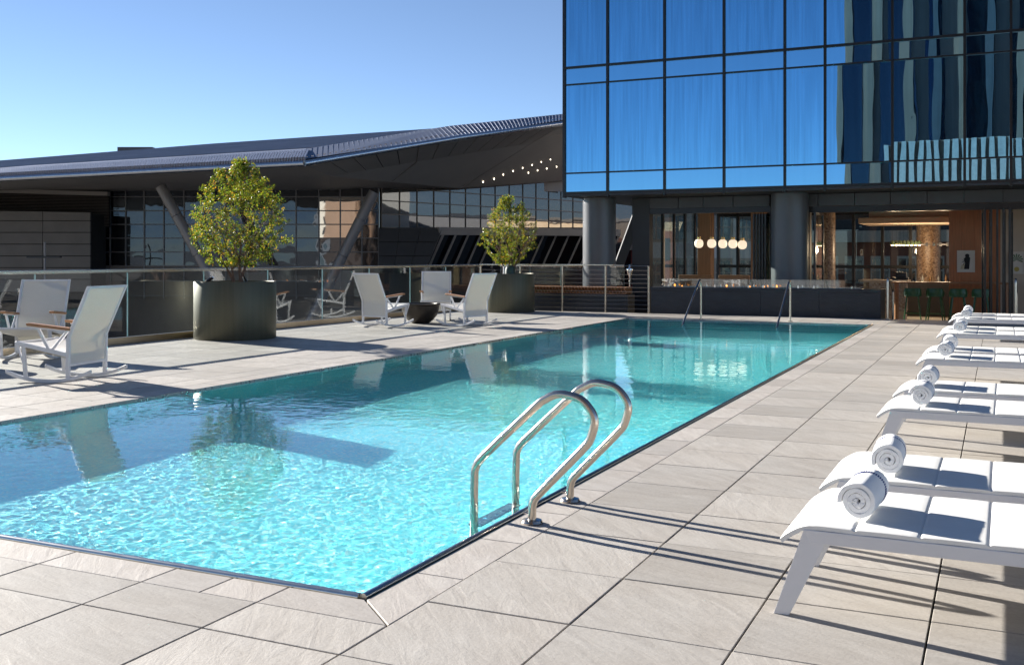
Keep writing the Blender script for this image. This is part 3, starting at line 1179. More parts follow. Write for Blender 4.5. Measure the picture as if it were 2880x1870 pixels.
cr = thing('cable_railing', 'steel cable railing with tubular posts left of the fire pit', 'railing', (-10.1, 24.35, 0))
for x in (-2.25, -1.1, .08, 1.24, 2.36):
    MB().box(x - .022, x + .022, -.022, .022, -.05, 1.15).build('post', M['steel'], cr, bevel=.006)
MB().box(-2.27, 1.45, -.04, .04, 1.15, 1.185).build('top_rail', M['steel'], cr, bevel=.006)
MB().tube([(1.4, 0, 1.145), (2.36, 0, 1.145)], .008, 8).build('top_rail', M['steel'], cr, True)
for k in range(10):
    z = .09 + .105 * k
    MB().tube([(-2.25, 0, z), (2.36, 0, z)], .0042, 6).build('cable', M['steel'], cr, True)

# planting trough with copper lattice behind the cable railing
pb = thing('planting_trough', 'black trough with copper honeycomb lattice behind the cable railing', 'planter', (-10.4, 25.1, 0))
MB().box(-1.9, 1.95, -.25, .3, -.5, .42).build('trough', M['slate'], pb, bevel=.006)
lat = MB()
rr = .052
for r_ in range(2):
    for k in range(44):
        cx = -1.85 + k * rr * 1.732 + (r_ % 2) * rr * .866
        if cx > 1.85:
            continue
        cz = .475 + r_ * rr * 1.5
        for s in range(6):
            a, b = R(30 + 60 * s), R(90 + 60 * s)
            lat.bar((cx + rr * math.cos(a), -.2, cz + rr * math.sin(a)), (cx + rr * math.cos(b), -.2, cz + rr * math.sin(b)), .012, .03, (0, 1, 0))
tag(lat.build('lattice', M['copper'], pb), kind='stuff')
MB().box(-1.85, 1.9, -.1, .25, .4, .6).build('filling', simple('autumn_planting', (.38, .17, .06), .9, 0, .7, 30, 1, 40, bdist=.05), pb)
tl = thing('torch_lamp', 'small chrome torch lamp standing behind the cable railing', 'lamp', (-8.55, 25.3, .42))
MB().lathe([(0, 0), (.07, 0), (.07, .02), (.02, .05), (.018, .35), (.03, .45), (.07, .55), (.075, .6), (.03, .66), (.02, .74), (0, .75)], 20).build('stand', M['chrome'], tl, True)
MB().lathe([(.085, .6), (.09, .63), (.085, .65)], 20).build('collar', M['chrome'], tl, True)
MB().box(-.09, .09, -.09, .09, -.85, 0).build('pedestal', M['slate'], tl)


def handrail(name, label, pts, r=.021, flange=None, cat='handrail', group=None):
    t = thing(name, label, cat, pts[0], 0, group)
    o = Vector(pts[0])
    MB().tube([Vector(p) - o for p in pts], r, 14).build('rail', M['steel'], t, True)
    for fpt in flange or []:
        q = Vector(fpt) - o
        MB().lathe([(0, .0), (.055, 0), (.055, .014), (.03, .02), (0, .02)], 24, q).build('flange', M['steel'], t, True)
    return t


def arc(c, r, a0, a1, n, ux, uz=Vector((0, 0, 1))):
    return [Vector(c) + ux * (r * math.cos(a0 + (a1 - a0) * k / n)) + uz * (r * math.sin(a0 + (a1 - a0) * k / n)) for k in range(n + 1)]


def fillet(pts, rad, n=6):
    pts = [Vector(p) for p in pts]
    out = [pts[0]]
    for i in range(1, len(pts) - 1):
        a, b, c = pts[i - 1], pts[i], pts[i + 1]
        r_ = rad[i - 1] if isinstance(rad, (list, tuple)) else rad
        d1, d2 = (a - b), (c - b)
        l1, l2 = d1.length, d2.length
        d1.normalize()
        d2.normalize()
        ang = d1.angle(d2)
        t = min(r_ / math.tan(ang / 2), l1 * .49, l2 * .49)
        p1, p2 = b + d1 * t, b + d2 * t
        for k in range(n + 1):
            s = k / n
            out.append(p1 * (1 - s) ** 2 + b * 2 * s * (1 - s) + p2 * s * s)
    out.append(pts[-1])
    return out


for x, lb in ((-5.87, 'steel pool step handrail nearer the cable railing'), (-3.96, 'steel pool step handrail nearer the sun loungers')):
    pts = fillet([(x, 22.2, 0), (x, 22.2, .95), (x, 20.7, -.05), (x, 20.62, -.36)], [.13, .1], 8)
    handrail('step_handrail', lb, pts, .02, [(x, 22.2, .001)], group='pool step handrails')
handrail('stair_handrail', 'steel stair handrail at the right end of the fire pit',
         fillet([(-2.2, 24.1, 0), (-2.2, 24.1, .93), (-2.16, 24.9, .62), (-2.16, 24.9, -.3)], [.08, .08], 6), .022, [(-2.2, 24.1, .001)])
handrail('stair_handrail', 'steel handrail standing right of the folded doors',
         fillet([(.33, 24.1, 0), (.33, 24.1, .93), (.36, 24.9, .62), (.36, 24.9, -.3)], [.08, .08], 6), .022, [(.33, 24.1, .001)])

# ------------------------------------------------------------------ pool ladder
lad = thing('pool_ladder', 'bent stainless steel pool ladder at the near right pool edge', 'ladder', (-2.16, 5.1, 0))
UX = Vector((1, 0, 0))
for y in (-.26, .26):
    pts = fillet([(0, y, 0), (0, y, .115), (.245, y, .365), (.315, y, .44), (.355, y, .56), (.27, y, .655), (.14, y, .675), (.05, y, .625), (-.335, y, .27), (-.335, y, -1.1)],
                 [.1, .09, .12, .13, .13, .13, .12, .16], 7)
    # smooth the loop once more
    for _ in range(2):
        pts = [pts[0]] + [(pts[i - 1] + pts[i] * 2 + pts[i + 1]) / 4 for i in range(1, len(pts) - 1)] + [pts[-1]]
    MB().tube(pts, .0215, 20).build('rail', M['steel'], lad, True)
    MB().lathe([(0, 0), (.054, 0), (.056, .006), (.05, .017), (.03, .021), (0, .021)], 36, (0, y, .001)).build('flange', M['steel'], lad, True)
    MB().tube([(-.02, y, .05), (-.045, y, .05)], .006, 8).build('bolt', M['steel'], lad, True)
for z in (-.12, -.40, -.68):
    MB().box(-.375, -.295, -.25, .25, z - .02, z + .012).build('tread', M['steel_dark'], lad, bevel=.005)

# ------------------------------------------------------------------ loungers and towels
LW = .72


def lounger():
    t = thing('sun_lounger', '', 'lounger', group='white sun loungers along the pool')
    L = 2.0
    for y0 in (0, LW - .035):
        MB().prism([(.10, .283), (L, .283), (L, .333), (.08, .333)], y0, y0 + .035).build('side_rail', M['white'], t, bevel=.0035)
        MB().prism([(-.035, 0), (.022, 0), (.155, .2825), (.0785, .3325), (.078, .333)], y0 + .0005, y0 + .0345).build('leg', M['white'], t, bevel=.0035)
        MB().prism([(L - .2, 0.06), (L - .14, .06), (L - .18, .2825), (L - .27, .2825)], y0 + .0005, y0 + .0345).build('leg', M['white'], t, bevel=.0035)
        w = MB()
        n = 20
        w.add([(L - .17 + .075 * math.cos(2 * PI * k / n), yy, .075 + .075 * math.sin(2 * PI * k / n)) for yy in ((y0 - .03), (y0 - .004)) for k in range(n)],
              [tuple(range(n)), tuple(range(2 * n - 1, n - 1, -1))] + [(k, (k + 1) % n, (k + 1) % n + n, k + n) for k in range(n)])
        w.build('wheel', M['rubber'], t, True, .006, 2)
    for x in (.13, .75, 1.3, L - .03):
        MB().box(x, x + .03, .036, LW - .036, .29, .325).build('cross_bar', M['white'], t)
    # sling: rolled front lip, padded fields between seams
    seams = [.26 + .227 * k for k in range(8)]
    prof = []
    for k in range(9):
        a = k / 8
        x = -.012 + .125 * a
        z = .291 + .062 * math.sin(a * PI / 2) ** .9
        prof.append((x, z))
    x = .125
    while x < L:
        d = min(abs(x - s) for s in seams)
        z = .353 - .005 * math.exp(-(d / .006) ** 2) + .0015 * (1 - math.exp(-(d / .05) ** 2))
        prof.append((x, z))
        x += .0045 if d < .03 else .02
    prof.append((L + .005, .35))
    n = len(prof)
    ysec = [0.004, .012, .03, .06, .15, LW / 2, LW - .15, LW - .06, LW - .03, LW - .012, LW - .004]
    v, f = [], []
    for (x, z) in prof:
        for y in ysec:
            e = min(y, LW - y)
            dz = -.008 * math.exp(-e / .008) - .003 * math.exp(-((e - .03) / .008) ** 2)
            v.append((x, y, z + dz))
    ny_ = len(ysec)
    nb = len(v)
    for (x, z) in prof:
        for y in ysec:
            v.append((x + (.008 if z < .34 else 0), y, z - .02))
    for i in range(n - 1):
        for j in range(ny_ - 1):
            a = i * ny_ + j
            f.append((a, a + ny_, a + ny_ + 1, a + 1))
            f.append((nb + a, nb + a + 1, nb + a + ny_ + 1, nb + a + ny_))
    for i in range(n - 1):
        a = i * ny_
        f.append((a, nb + a, nb + a + ny_, a + ny_))
        a += ny_ - 1
        f.append((a, a + ny_, nb + a + ny_, nb + a))
    for j in range(ny_ - 1):
        f.append((j, j + 1, nb + j + 1, nb + j))
        a = (n - 1) * ny_ + j
        f.append((a, nb + a, nb + a + 1, a + 1))
    MB().add(v, f).build('sling', M['cushion'], t, True)
    return t


def towel_meshes(sq=1.0, sd0=0.):
    # a spiral band extruded along y, with rounded lip ends
    turns, r0, r1, n = 3.3, .003, .0635, 130
    random.seed(11)
    inner, outer = [], []
    for k in range(n + 1):
        s = k / n
        a = s * turns * 2 * PI
        r = (r0 + (r1 - r0) * s) * (1 + .05 * noise.noise((math.cos(a) + sd0, math.sin(a), 1.)))
        w = .0179 * 1.03
        wob = .0028 * noise.noise((math.cos(a) * 1.6, math.sin(a) * 1.6, s * 5))
        ra, rb = r - w / 2 + wob, r + w / 2 + wob
        inner.append((ra * math.cos(a), ra * math.sin(a)))
        outer.append((rb * math.cos(a), rb * math.sin(a)))
    Lt = .30
    secs = [(-Lt / 2, .72), (-Lt / 2 + .003, .92), (-Lt / 2 + .009, 1.01), (-Lt / 2 + .02, 1.0), (-.07, 1.0), (0, 1.0), (.07, 1.0), (Lt / 2 - .02, 1), (Lt / 2 - .009, 1.01), (Lt / 2 - .003, .92), (Lt / 2, .72)]
    v, f = [], []
    ns = len(secs)
    for k in range(n + 1):
        cx, cz = (inner[k][0] + outer[k][0]) / 2, (inner[k][1] + outer[k][1]) / 2
        stag = .007 * noise.noise((k * .06, 3, 1)) + .002 * noise.noise((k * .5, 5, 1))
        for side in (inner, outer):
            for y, t in secs:
                jx = .0016 * noise.noise((k * .45, y * 45, 2))
                v.append((cx + (side[k][0] - cx) * t + jx, y + stag, cz + (side[k][1] - cz) * t + jx))
    for k in range(n):
        for sd2 in range(2):
            for j in range(ns - 1):
                a = (k * 2 + sd2) * ns + j
                b = ((k + 1) * 2 + sd2) * ns + j
                f.append((a, b, b + 1, a + 1) if sd2 else (a, a + 1, b + 1, b))
        for j in (0, ns - 1):
            a, b = (k * 2) * ns + j, (k * 2 + 1) * ns + j
            c, d = ((k + 1) * 2 + 1) * ns + j, ((k + 1) * 2) * ns + j
            f.append((a, b, c, d))
    for k in (0, n):
        for j in range(ns - 1):
            a, b = (k * 2) * ns + j, (k * 2 + 1) * ns + j
            f.append((a, b, b + 1, a + 1))
    body = MB().add(v, f).mesh('towel_roll', M['towel'], True)
    # woven blue border: short dashes standing just proud of the roll
    dash = MB()
    for k in range(46):
        a = turns * 2 * PI - 2 * PI * (k + .5) / 46
        s = a / (turns * 2 * PI)
        r = r0 + (r1 - r0) * s + .0179 * .515 + .0018
        da = .042
        p = [((r) * math.cos(a + q), yy, (r) * math.sin(a + q)) for yy in (.058, .080) for q in (-da, da)]
        p2 = [((r - .004) * math.cos(a + q), yy, (r - .004) * math.sin(a + q)) for yy in (.058, .080) for q in (-da, da)]
        dash.hexa([p2[0], p2[1], p2[3], p2[2], p[0], p[1], p[3], p[2]])
    stripe = dash.mesh('blue_border', simple('blue_yarn', (.04, .06, .22), .9, 0, .2, 200))
    return body, stripe


lo0 = lounger()
towel_kinds = [towel_meshes(1, 0.), towel_meshes(1, 4.3), towel_meshes(1, 8.1)]
LY = [4.01, 4.95, 7.38, 8.46, 11.13, 12.10, 14.95, 15.90, 18.55, 19.85]
rank = ['frontmost of the row', 'second of the row from the front', 'third of the row from the front', 'fourth of the row from the front', 'fifth of the row from the front', 'sixth of the row from the front', 'fourth of the row from the back', 'third of the row from the back', 'next to last at the back', 'last at the back by the bar']
random.seed(31)
for k, y in enumerate(LY):
    o = lo0 if k == 0 else copy_tree(lo0)
    o.location = (-.735 + random.uniform(-.008, .008), y, 0)
    o.rotation_euler = (0, 0, R(random.uniform(-.5, .5)))
    o['label'] = 'white sun lounger with padded sling, ' + rank[k]
    t = thing('rolled_towel', 'rolled white towel with blue border on the lounger ' + rank[k], 'towel', (-.475 + random.uniform(-.015, .02), y + .27 + random.uniform(-.03, .03), .352 + .0755), R(random.uniform(-5, 5)), 'rolled towels on the loungers')
    rot = R([-78, -95, -60, -110, -85, -70, -100, -80, -90, -75][k])
    tw_body, tw_stripe = towel_kinds[k % 3]
    t.scale = (1.07, 1.05, 1.07)
    for nm, me in (('roll', tw_body), ('blue_border', tw_stripe)):
        q = link(nm, me, t)
        q.rotation_euler = (0, rot, 0)

# ------------------------------------------------------------------ rocking chairs
def rocker():
    t = thing('rocking_chair', '', 'rocking chair', group='white rocking chairs')
    W = .62
    kink, top = (-.335, .50), (-.60, 1.05)

    def arcz(x):
        return .95 - math.sqrt(max(.01, .95 ** 2 - (x + .03) ** 2)) if abs(x + .03) < .95 else .3
    for s in (-1, 1):
        y = s * W / 2
        a, b = y - .016, y + .016
        n = 22
        xs_ = [-.60 + 1.08 * k / n for k in range(n + 1)]
        poly = [(x, arcz(x) * .62) for x in xs_] + [(x, arcz(x) * .62 + .038) for x in reversed(xs_)]
        v = [(x, yy, z) for yy in (a, b) for x, z in poly]
        m = len(poly)
        f = [(k, k + 1, m - 2 - k, m - 1 - k) for k in range(n)]
        f += [(m + k + 1, m + k, 2 * m - 1 - k, 2 * m - 2 - k) for k in range(n)]
        f += [((k + 1) % m, k, k + m, (k + 1) % m + m) for k in range(m)]
        MB().add(v, f).build('rocker', M['white'], t, bevel=.003, seg=1)
        # back post: upright below, leaning back above the kink
        MB().prism([(-.335, .06), (-.29, .06), (-.298, .49), (-.56, 1.05), (-.604, 1.05), (-.345, .50)], a + .001, b - .001).build('back_post', M['white'], t, bevel=.003, seg=1)
        # seat rail
        MB().prism([(-.312, .285), (-.30, .335), (.335, .445), (.36, .437), (.34, .40)], a + .002, b - .002).build('seat_rail', M['white'], t, bevel=.003, seg=1)
        # front leg with its forked head
        MB().prism([(.205, .05), (.25, .05), (.275, .405), (.235, .40)], a + .003, b - .003).build('front_leg', M['white'], t, bevel=.003, seg=1)
        MB().prism([(.235, .17), (.255, .19), (.35, .40), (.345, .435), (.32, .40)], a + .004, b - .004).build('leg_brace', M['white'], t, bevel=.003, seg=1)
        # V shaped arm supports
        MB().prism([(-.10, .352), (-.055, .36), (.085, .585), (.045, .585)], a + .003, b - .003).build('arm_support', M['white'], t, bevel=.003, seg=1)
        MB().prism([(-.13, .352), (-.09, .355), (-.32, .60), (-.335, .575)], a + .005, b - .005).build('arm_support', M['white'], t, bevel=.003, seg=1)
        # arm: white carrier and teak pad
        MB().prism([(-.365, .560), (-.36, .575), (.14, .612), (.14, .595)], a + .004, b - .004).build('arm_carrier', M['white'], t, bevel=.002, seg=1)
        MB().prism([(-.355, .573), (-.345, .602), (.17, .648), (.205, .642), (.19, .615)], y - .034, y + .034).build('armrest', M['teak'], t, bevel=.006)
    for (x, z) in ((-.317, .20), (-.58, 1.035), (.34, .425), (-.30, .31)):
        MB().box(x - .014, x + .014, -W / 2 + .016, W / 2 - .016, z - .014, z + .014).build('cross_bar', M['white'], t, bevel=.003, seg=1)

    def cloth(prof, name):
        v, f = [], []
        ys_ = [-W / 2 + .018 + (W - .036) * k / 8 for k in range(9)]
        for i, (x, z, nx_, nz_) in enumerate(prof):
            for y in ys_:
                sag = .012 * (1 - (2 * y / W) ** 2)
                v.append((x - nx_ * sag, y, z - nz_ * sag))
        nb = len(v)
        for i, (x, z, nx_, nz_) in enumerate(prof):
            for y in ys_:
                sag = .012 * (1 - (2 * y / W) ** 2) + .004
                v.append((x - nx_ * sag, y, z - nz_ * sag))
        m = len(ys_)
        for i in range(len(prof) - 1):
            for j in range(m - 1):
                a = i * m + j
                f.append((a, a + m, a + m + 1, a + 1))
                f.append((nb + a, nb + a + 1, nb + a + m + 1, nb + a + m))
        MB().add(v, f).build(name, M['mesh'], t, True)
    back = []
    for k in range(5):
        s = k / 4
        back.append((-.312 - .006 * s, .20 + .29 * s, 1, .0))
    for k in range(1, 9):
        s = k / 8
        back.append((-.318 - .262 * s, .49 + .55 * s, .9, .42))
    cloth(back, 'back_sling')
    seat = [(.345, .437, 0, 1)] + [(.33 - .63 * k / 8, .44 - .112 * k / 8, .17, .98) for k in range(1, 9)]
    cloth(seat, 'seat_sling')
    cloth([(.345, .437, 1, 0), (.33, .40, .8, -.5), (.28, .36, .2, -.9), (-.29, .27, 0, -1)], 'under_sling')
    return t


rc0 = rocker()
chairs = [(-9.42, 8.30, 190, 'white rocking chair seen from behind, nearest the left pool edge'),
          (-11.75, 9.85, -58, 'white rocking chair facing the pool from the glass, at the left edge'),
          (-11.02, 17.55, 80, 'white rocking chair left of the far fire bowl, seen from behind'),
          (-11.0, 19.55, -62, 'white rocking chair behind the far fire bowl, seen from the front'),
          (-9.62, 18.25, 162, 'white rocking chair right of the far fire bowl, beside the second planter')]
for k, (x, y, rz, lb) in enumerate(chairs):
    o = rc0 if k == 0 else copy_tree(rc0)
    o.location = (x, y, 0)
    o.rotation_euler = (0, 0, R(rz))
    o['label'] = lb


def bowl(x, y, lb):
    t = thing('fire_bowl', lb, 'fire bowl', (x, y, 0), 0, 'bronze fire bowls')
    MB().lathe([(0, 0), (.17, 0), (.19, .01), (.27, .07), (.345, .17), (.385, .28), (.395, .36), (.425, .385), (.425, .41), (.36, .41), (.345, .395), (.335, .33), (0, .33)], 56).build('bowl', M['bowl'], t, True)
    MB().lathe([(0, .345), (.15, .35), (.335, .336)], 30).build('lava_bed', M['lava'], t, True)
    MB().lathe([(.1, .352), (.115, .362), (.1, .372)], 24).build('burner_ring', M['steel_dark'], t, True)
    return t


bowl(-11.55, 8.55, 'bronze fire bowl cut by the left edge of the picture')
bowl(-10.82, 18.58, 'bronze fire bowl between the three far rocking chairs')

# ------------------------------------------------------------------ planters and trees
def planter(x, y, r, h, lb):
    t = thing('planter', lb, 'planter', (x, y, 0), 0, 'round bronze planters')
    MB().lathe([(0, .0), (r - .004, 0), (r, .006), (r, h - .004), (r - .003, h), (r - .03, h), (r - .033, h - .004), (r - .033, h - .08)], 96).build('drum', M['planter'], t, True)
    MB().lathe([(0, h - .055), (r * .5, h - .06), (r - .034, h - .075)], 48).build('soil', M['soil'], t, True)
    return t


planter(-11.65, 13.82, .675, .955, 'large round bronze planter between the two groups of rocking chairs')
planter(-11.08, 23.4, .645, .955, 'round bronze planter at the far corner by the cable railing')


def tree(x, y, z0, lb, ztop, crown_r, crown_z0, seed, nleaf, lean):
    rnd = random.Random(seed)
    t = thing('potted_tree', lb, 'tree', (x, y, z0), 0, 'trees in the round planters')
    hz = ztop - z0
    c0 = crown_z0 - z0

    def env(s):          # crown radius over its height, 0 bottom to 1 top
        return crown_r * (math.sin(min(1, s * 2.1 + .22) * PI * .5) ** .8 if s < .37 else max(0., 1 - ((s - .37) / .645) ** 1.45) ** .8 + .03)
    wood_ = MB()
    tips = []

    def limb(p, d, ln, r, depth):
        pts = [p]
        rs = [r]
        q = p.copy()
        dd = d.copy()
        n = 5
        for i in range(n):
            dd = (dd + Vector((rnd.uniform(-.22, .22), rnd.uniform(-.22, .22), rnd.uniform(-.04, .16)))).normalized()
            q = q + dd * (ln / n)
            pts.append(q.copy())
            rs.append(r * (1 - .62 * (i + 1) / n))
        wood_.tube(pts, rs, 8 if depth < 2 else 5)
        if depth >= 3:
            tips.append(pts[-1])
            return
        kids = 4 if depth == 0 else 4
        for k in range(kids):
            i = rnd.randint(2, n)
            a = rnd.uniform(0, 2 * PI)
            side = Vector((math.cos(a), math.sin(a), rnd.uniform(-.05, .5))).normalized()
            nd = (dd * .55 + side * .75).normalized()
            limb(pts[i], nd, ln * rnd.uniform(.5, .75), rs[i] * .7, depth + 1)
    for k in range(4):
        a = 2 * PI * k / 4 + rnd.uniform(-.4, .4)
        sp = .05
        p = Vector((sp * math.cos(a), sp * math.sin(a), -.07))
        d = Vector((.33 * math.cos(a) + lean * .2, .33 * math.sin(a), 1)).normalized()
        limb(p, d, hz * .46, .034 if k < 2 else .024, 0)
    wood_.build('trunk', M['bark'], t, True)
    # leafy crown: many small twigs filling an uneven envelope
    v, f = [], []
    twigs = MB()

    def leaf(p, d, up, ln, wd):
        d = d.normalized()
        s = d.cross(up)
        if s.length < 1e-3:
            s = Vector((1, 0, 0))
        s.normalize()
        n_ = s.cross(d)
        b = len(v)
        fold = n_ * (wd * .35)
        droop = n_ * (-ln * .12)
        v.extend([p, p + d * ln * .45 + s * wd / 2 + fold, p + d * ln * .48, p + d * ln * .45 - s * wd / 2 + fold, p + d * ln + droop])
        f.extend([(b, b + 1, b + 4, b + 2), (b, b + 2, b + 4, b + 3)])
    ncl = nleaf // 13
    made = 0
    while made < ncl:
        s = rnd.random()
        a = rnd.uniform(0, 2 * PI)
        lump = .98 + .30 * noise.noise((math.cos(a) * 1.7 + seed, math.sin(a) * 1.7, s * 4.5)) + .16 * noise.noise((math.cos(a) * 4, math.sin(a) * 4 + seed, s * 10))
        e = env(s) * lump
        r = e * rnd.random() ** .42 * (1.12 if rnd.random() < .06 else 1)
        c = Vector((r * math.cos(a) + lean * s * (1 - s) * .3, r * math.sin(a), c0 + s * (hz - c0)))
        if noise.noise((c.x * 3.2 + seed, c.y * 3.2, c.z * 3.2)) < -.09:
            continue
        out = Vector((math.cos(a) * (r / max(e, .05)), math.sin(a) * (r / max(e, .05)), .35 + .5 * s))
        out = (out + Vector((rnd.uniform(-.5, .5), rnd.uniform(-.5, .5), rnd.uniform(-.3, .5)))).normalized()
        ln = rnd.uniform(.09, .17)
        twigs.tube([c, c + out * ln], [.0035, .0018], 4, False)
        for k in range(13):
            q = c + out * ln * (k / 12.)
            aa = k * 2.4 + rnd.uniform(-.3, .3)
            x_ = out.orthogonal().normalized()
            y_ = out.cross(x_)
            d = out * rnd.uniform(.2, .8) + (x_ * math.cos(aa) + y_ * math.sin(aa)) * .9
            d.z -= .1
            leaf(q, d, Vector((rnd.uniform(-.6, .6), rnd.uniform(-.6, .6), 1)), rnd.uniform(.034, .064), rnd.uniform(.018, .032))
        made += 1
    cr_ = MB().add(v, f)
    me = bpy.data.meshes.new('crown')
    me.from_pydata([tuple(p) for p in v], [], f)
    me.materials.append(M['leaf'])
    link('crown', me, t)
    tag(twigs.build('twigs', M['bark'], t), kind='stuff')
    return t


tree(-11.60, 13.83, .9, 'bushy yellow-green tree in the planter between the rocking chair groups', 2.90, .79, 1.2, 4, 9800, .25)
tree(-11.05, 23.4, .9, 'smaller yellow-green tree in the far planter by the railing', 2.80, .64, 1.18, 9, 6800, .1)

# spotlights and a garden speaker in the planters
for (x, y, z, rz, lb) in ((-12.05, 13.62, .90, 30, 'black spotlight in the near planter, left of the trunk'), (-11.27, 13.62, .90, 150, 'black spotlight in the near planter, right of the trunk'), (-11.35, 23.0, .90, 60, 'black spotlight in the far planter')):
    s = thing('spotlight', lb, 'spotlight', (x, y, z), R(rz), 'planter spotlights')
    MB().tube([(0, 0, -.03), (0, 0, .06)], .008, 6).build('stake', M['black'], s, True)
    MB().tube([(-.05, 0, .035), (.07, 0, .12)], .027, 12).build('housing', M['black'], s, True)
    MB().tube([(.071, 0, .1205), (.074, 0, .1225)], .023, 12).build('lens', M['chrome'], s, True)
gs = thing('garden_speaker', 'dark green dome garden speaker in the far planter', 'speaker', (-10.85, 23.0, .89))
MB().lathe([(.0, .27), (.06, .265), (.11, .23), (.13, .15), (.14, 0), (0, 0)], 24).build('dome', simple('speaker_green', (.015, .04, .03), .5), gs, True)
MB().lathe([(.0, .24), (.03, .24), (.035, .0)], 16, (-.16, 0, 0)).build('white_canister', M['white'], gs, True)

# ------------------------------------------------------------------ convention hall across the street
hall = thing('convention_hall', 'dark glass convention hall with swept metal roof across the street', 'building', tuple(cam_pt(600, 755, 80)[:2]) + (STREET,))
HLOC = Vector(hall.location)
hall_inv = Matrix.Translation(-HLOC)


def hb(mb, name, mat, **kw):
    o = mb.build(name, mat, hall, **kw)
    o.matrix_parent_inverse = hall_inv
    return o


def cw(px, py, w):
    return cam_pt(px, py, w)


WA = 80.0
vx = [-160, -100, -45, 10, 60, 110, 160, 210, 260, 310, 354, 406, 461, 518, 576, 636, 697, 766, 833, 897, 957, 1018, 1065]
vy = [515, 554, 593, 631.5, 670, 709, 748, 790, 832]
random.seed(14)
for i in range(8, len(vx) - 1):
    for j in range(len(vy) - 1):
        g_ = 1.6
        p = [cw(vx[i] + g_, vy[j + 1] - g_, WA), cw(vx[i + 1] - g_, vy[j + 1] - g_, WA), cw(vx[i + 1] - g_, vy[j] + g_, WA), cw(vx[i] + g_, vy[j] + g_, WA)]
        tl_ = FW * random.uniform(-.012, .012)
        p[2] += tl_
        p[3] += tl_
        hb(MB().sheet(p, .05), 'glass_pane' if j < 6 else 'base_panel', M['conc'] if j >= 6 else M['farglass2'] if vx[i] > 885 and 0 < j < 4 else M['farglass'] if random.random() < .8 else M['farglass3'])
fr = MB()
for x in vx[8:]:
    a, b = cw(x, 505, WA - .02), cw(x, 840, WA - .02)
    fr.bar(a, b, .085, .16, FW)
for y in vy:
    fr.bar(cw(vx[8], y, WA - .03), cw(vx[-1], y, WA - .03), .12, .07, (0, 0, 1))
hb(fr, 'curtain_wall_frame', simple('grey_mullion', (.16, .165, .175), .4, .4))
hb(MB().sheet([cw(-700, 1400, WA + .4), cw(1065, 1400, WA + .4), cw(1065, 500, WA + .4), cw(-700, 530, WA + .4)], .3), 'inner_wall', M['conc'])
# cladding block and louvres on the left
yy = [588, 621, 654, 687, 720, 753, 786, 822]
for j in range(len(yy) - 1):
    for x0, x1 in ((-700, -480), (-480, -260), (-260, -80), (-80, 120), (120, 254)):
        s0, s1 = (x0 + 260) * .018, (x1 + 260) * .018
        hb(MB().sheet([cw(x0 + .8, yy[j + 1] - 1, 76), cw(x1 - .8, yy[j + 1] - 1, 76), cw(x1 - .8, yy[j] + (s1 if j == 0 else 0) + 1, 76), cw(x0 + .8, yy[j] + (s0 if j == 0 else 0) + 1, 76)], .2), 'cladding_panel', M['conc'])
hb(MB().sheet([cw(-702, 1500, 76.3), cw(253, 1500, 76.3), cw(253, 600, 76.3), cw(-702, 584, 76.3)], 3), 'cladding_core', M['joint'])
lv = MB()
for k in range(22):
    y = 541 + k * 4.2
    lv.bar(cw(-700, y - 4, 79), cw(306, y + 6, 79), .2, .045, (0, 0, 1))
tag(hb(lv, 'louvre_slats', M['louvre']), kind='stuff')
hb(MB().sheet([cw(-700, 640, 79.6), cw(308, 640, 79.6), cw(308, 530, 79.6), cw(-700, 530, 79.6)], .2), 'louvre_back', M['joint'])
hb(MB().bar(cw(-700, 518, 78), cw(306, 546, 78), .5, .3, (0, 0, 1)), 'trim_beam', M['soffit'])

# wing B, receding to the right
B0, B1 = cw(1073, 0, WA), cw(1578, 0, 98.7)
bd = (B1 - B0)
bd.z = 0


def zA(py, w=WA):
    return H - (py - HZ) / F * w


zB = [zA(742), zA(640), zA(602), zA(564), zA(526), zA(470)]
nB = 14
for i in range(nB):
    for j in range(1, len(zB) - 1):
        a = B0 + bd * ((i + .02) / 12)
        b = B0 + bd * ((i + .98) / 12)
        zz0, zz1 = zB[j] + .04, zB[j + 1] - .04
        tl_ = FW * random.uniform(-.01, .01)
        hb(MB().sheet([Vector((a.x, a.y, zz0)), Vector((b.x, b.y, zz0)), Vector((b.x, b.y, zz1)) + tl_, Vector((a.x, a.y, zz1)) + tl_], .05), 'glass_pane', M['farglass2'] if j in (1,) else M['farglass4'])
fr = MB()
for i in range(nB + 1):
    a = B0 + bd * (i / 12)
    fr.bar((a.x, a.y, zB[1]), (a.x, a.y, zB[-1]), .1, .14, FW)
for z in zB[1:]:
    a, b = B0.copy(), B0 + bd * (nB / 12)
    a.z = b.z = z
    fr.bar(a, b, .14, .08)
hb(fr, 'wing_frame', simple('bronze_mullion', (.10, .09, .08), .4, .4))
a, b = B0.copy(), B0 + bd * 1.6
off = FW * .4
hb(MB().sheet([Vector((a.x, a.y, STREET)) + off, Vector((b.x, b.y, STREET)) + off, Vector((b.x, b.y, zB[-1])) + off, Vector((a.x, a.y, zB[-1])) + off], .3), 'wing_inner_wall', M['farglass3'])
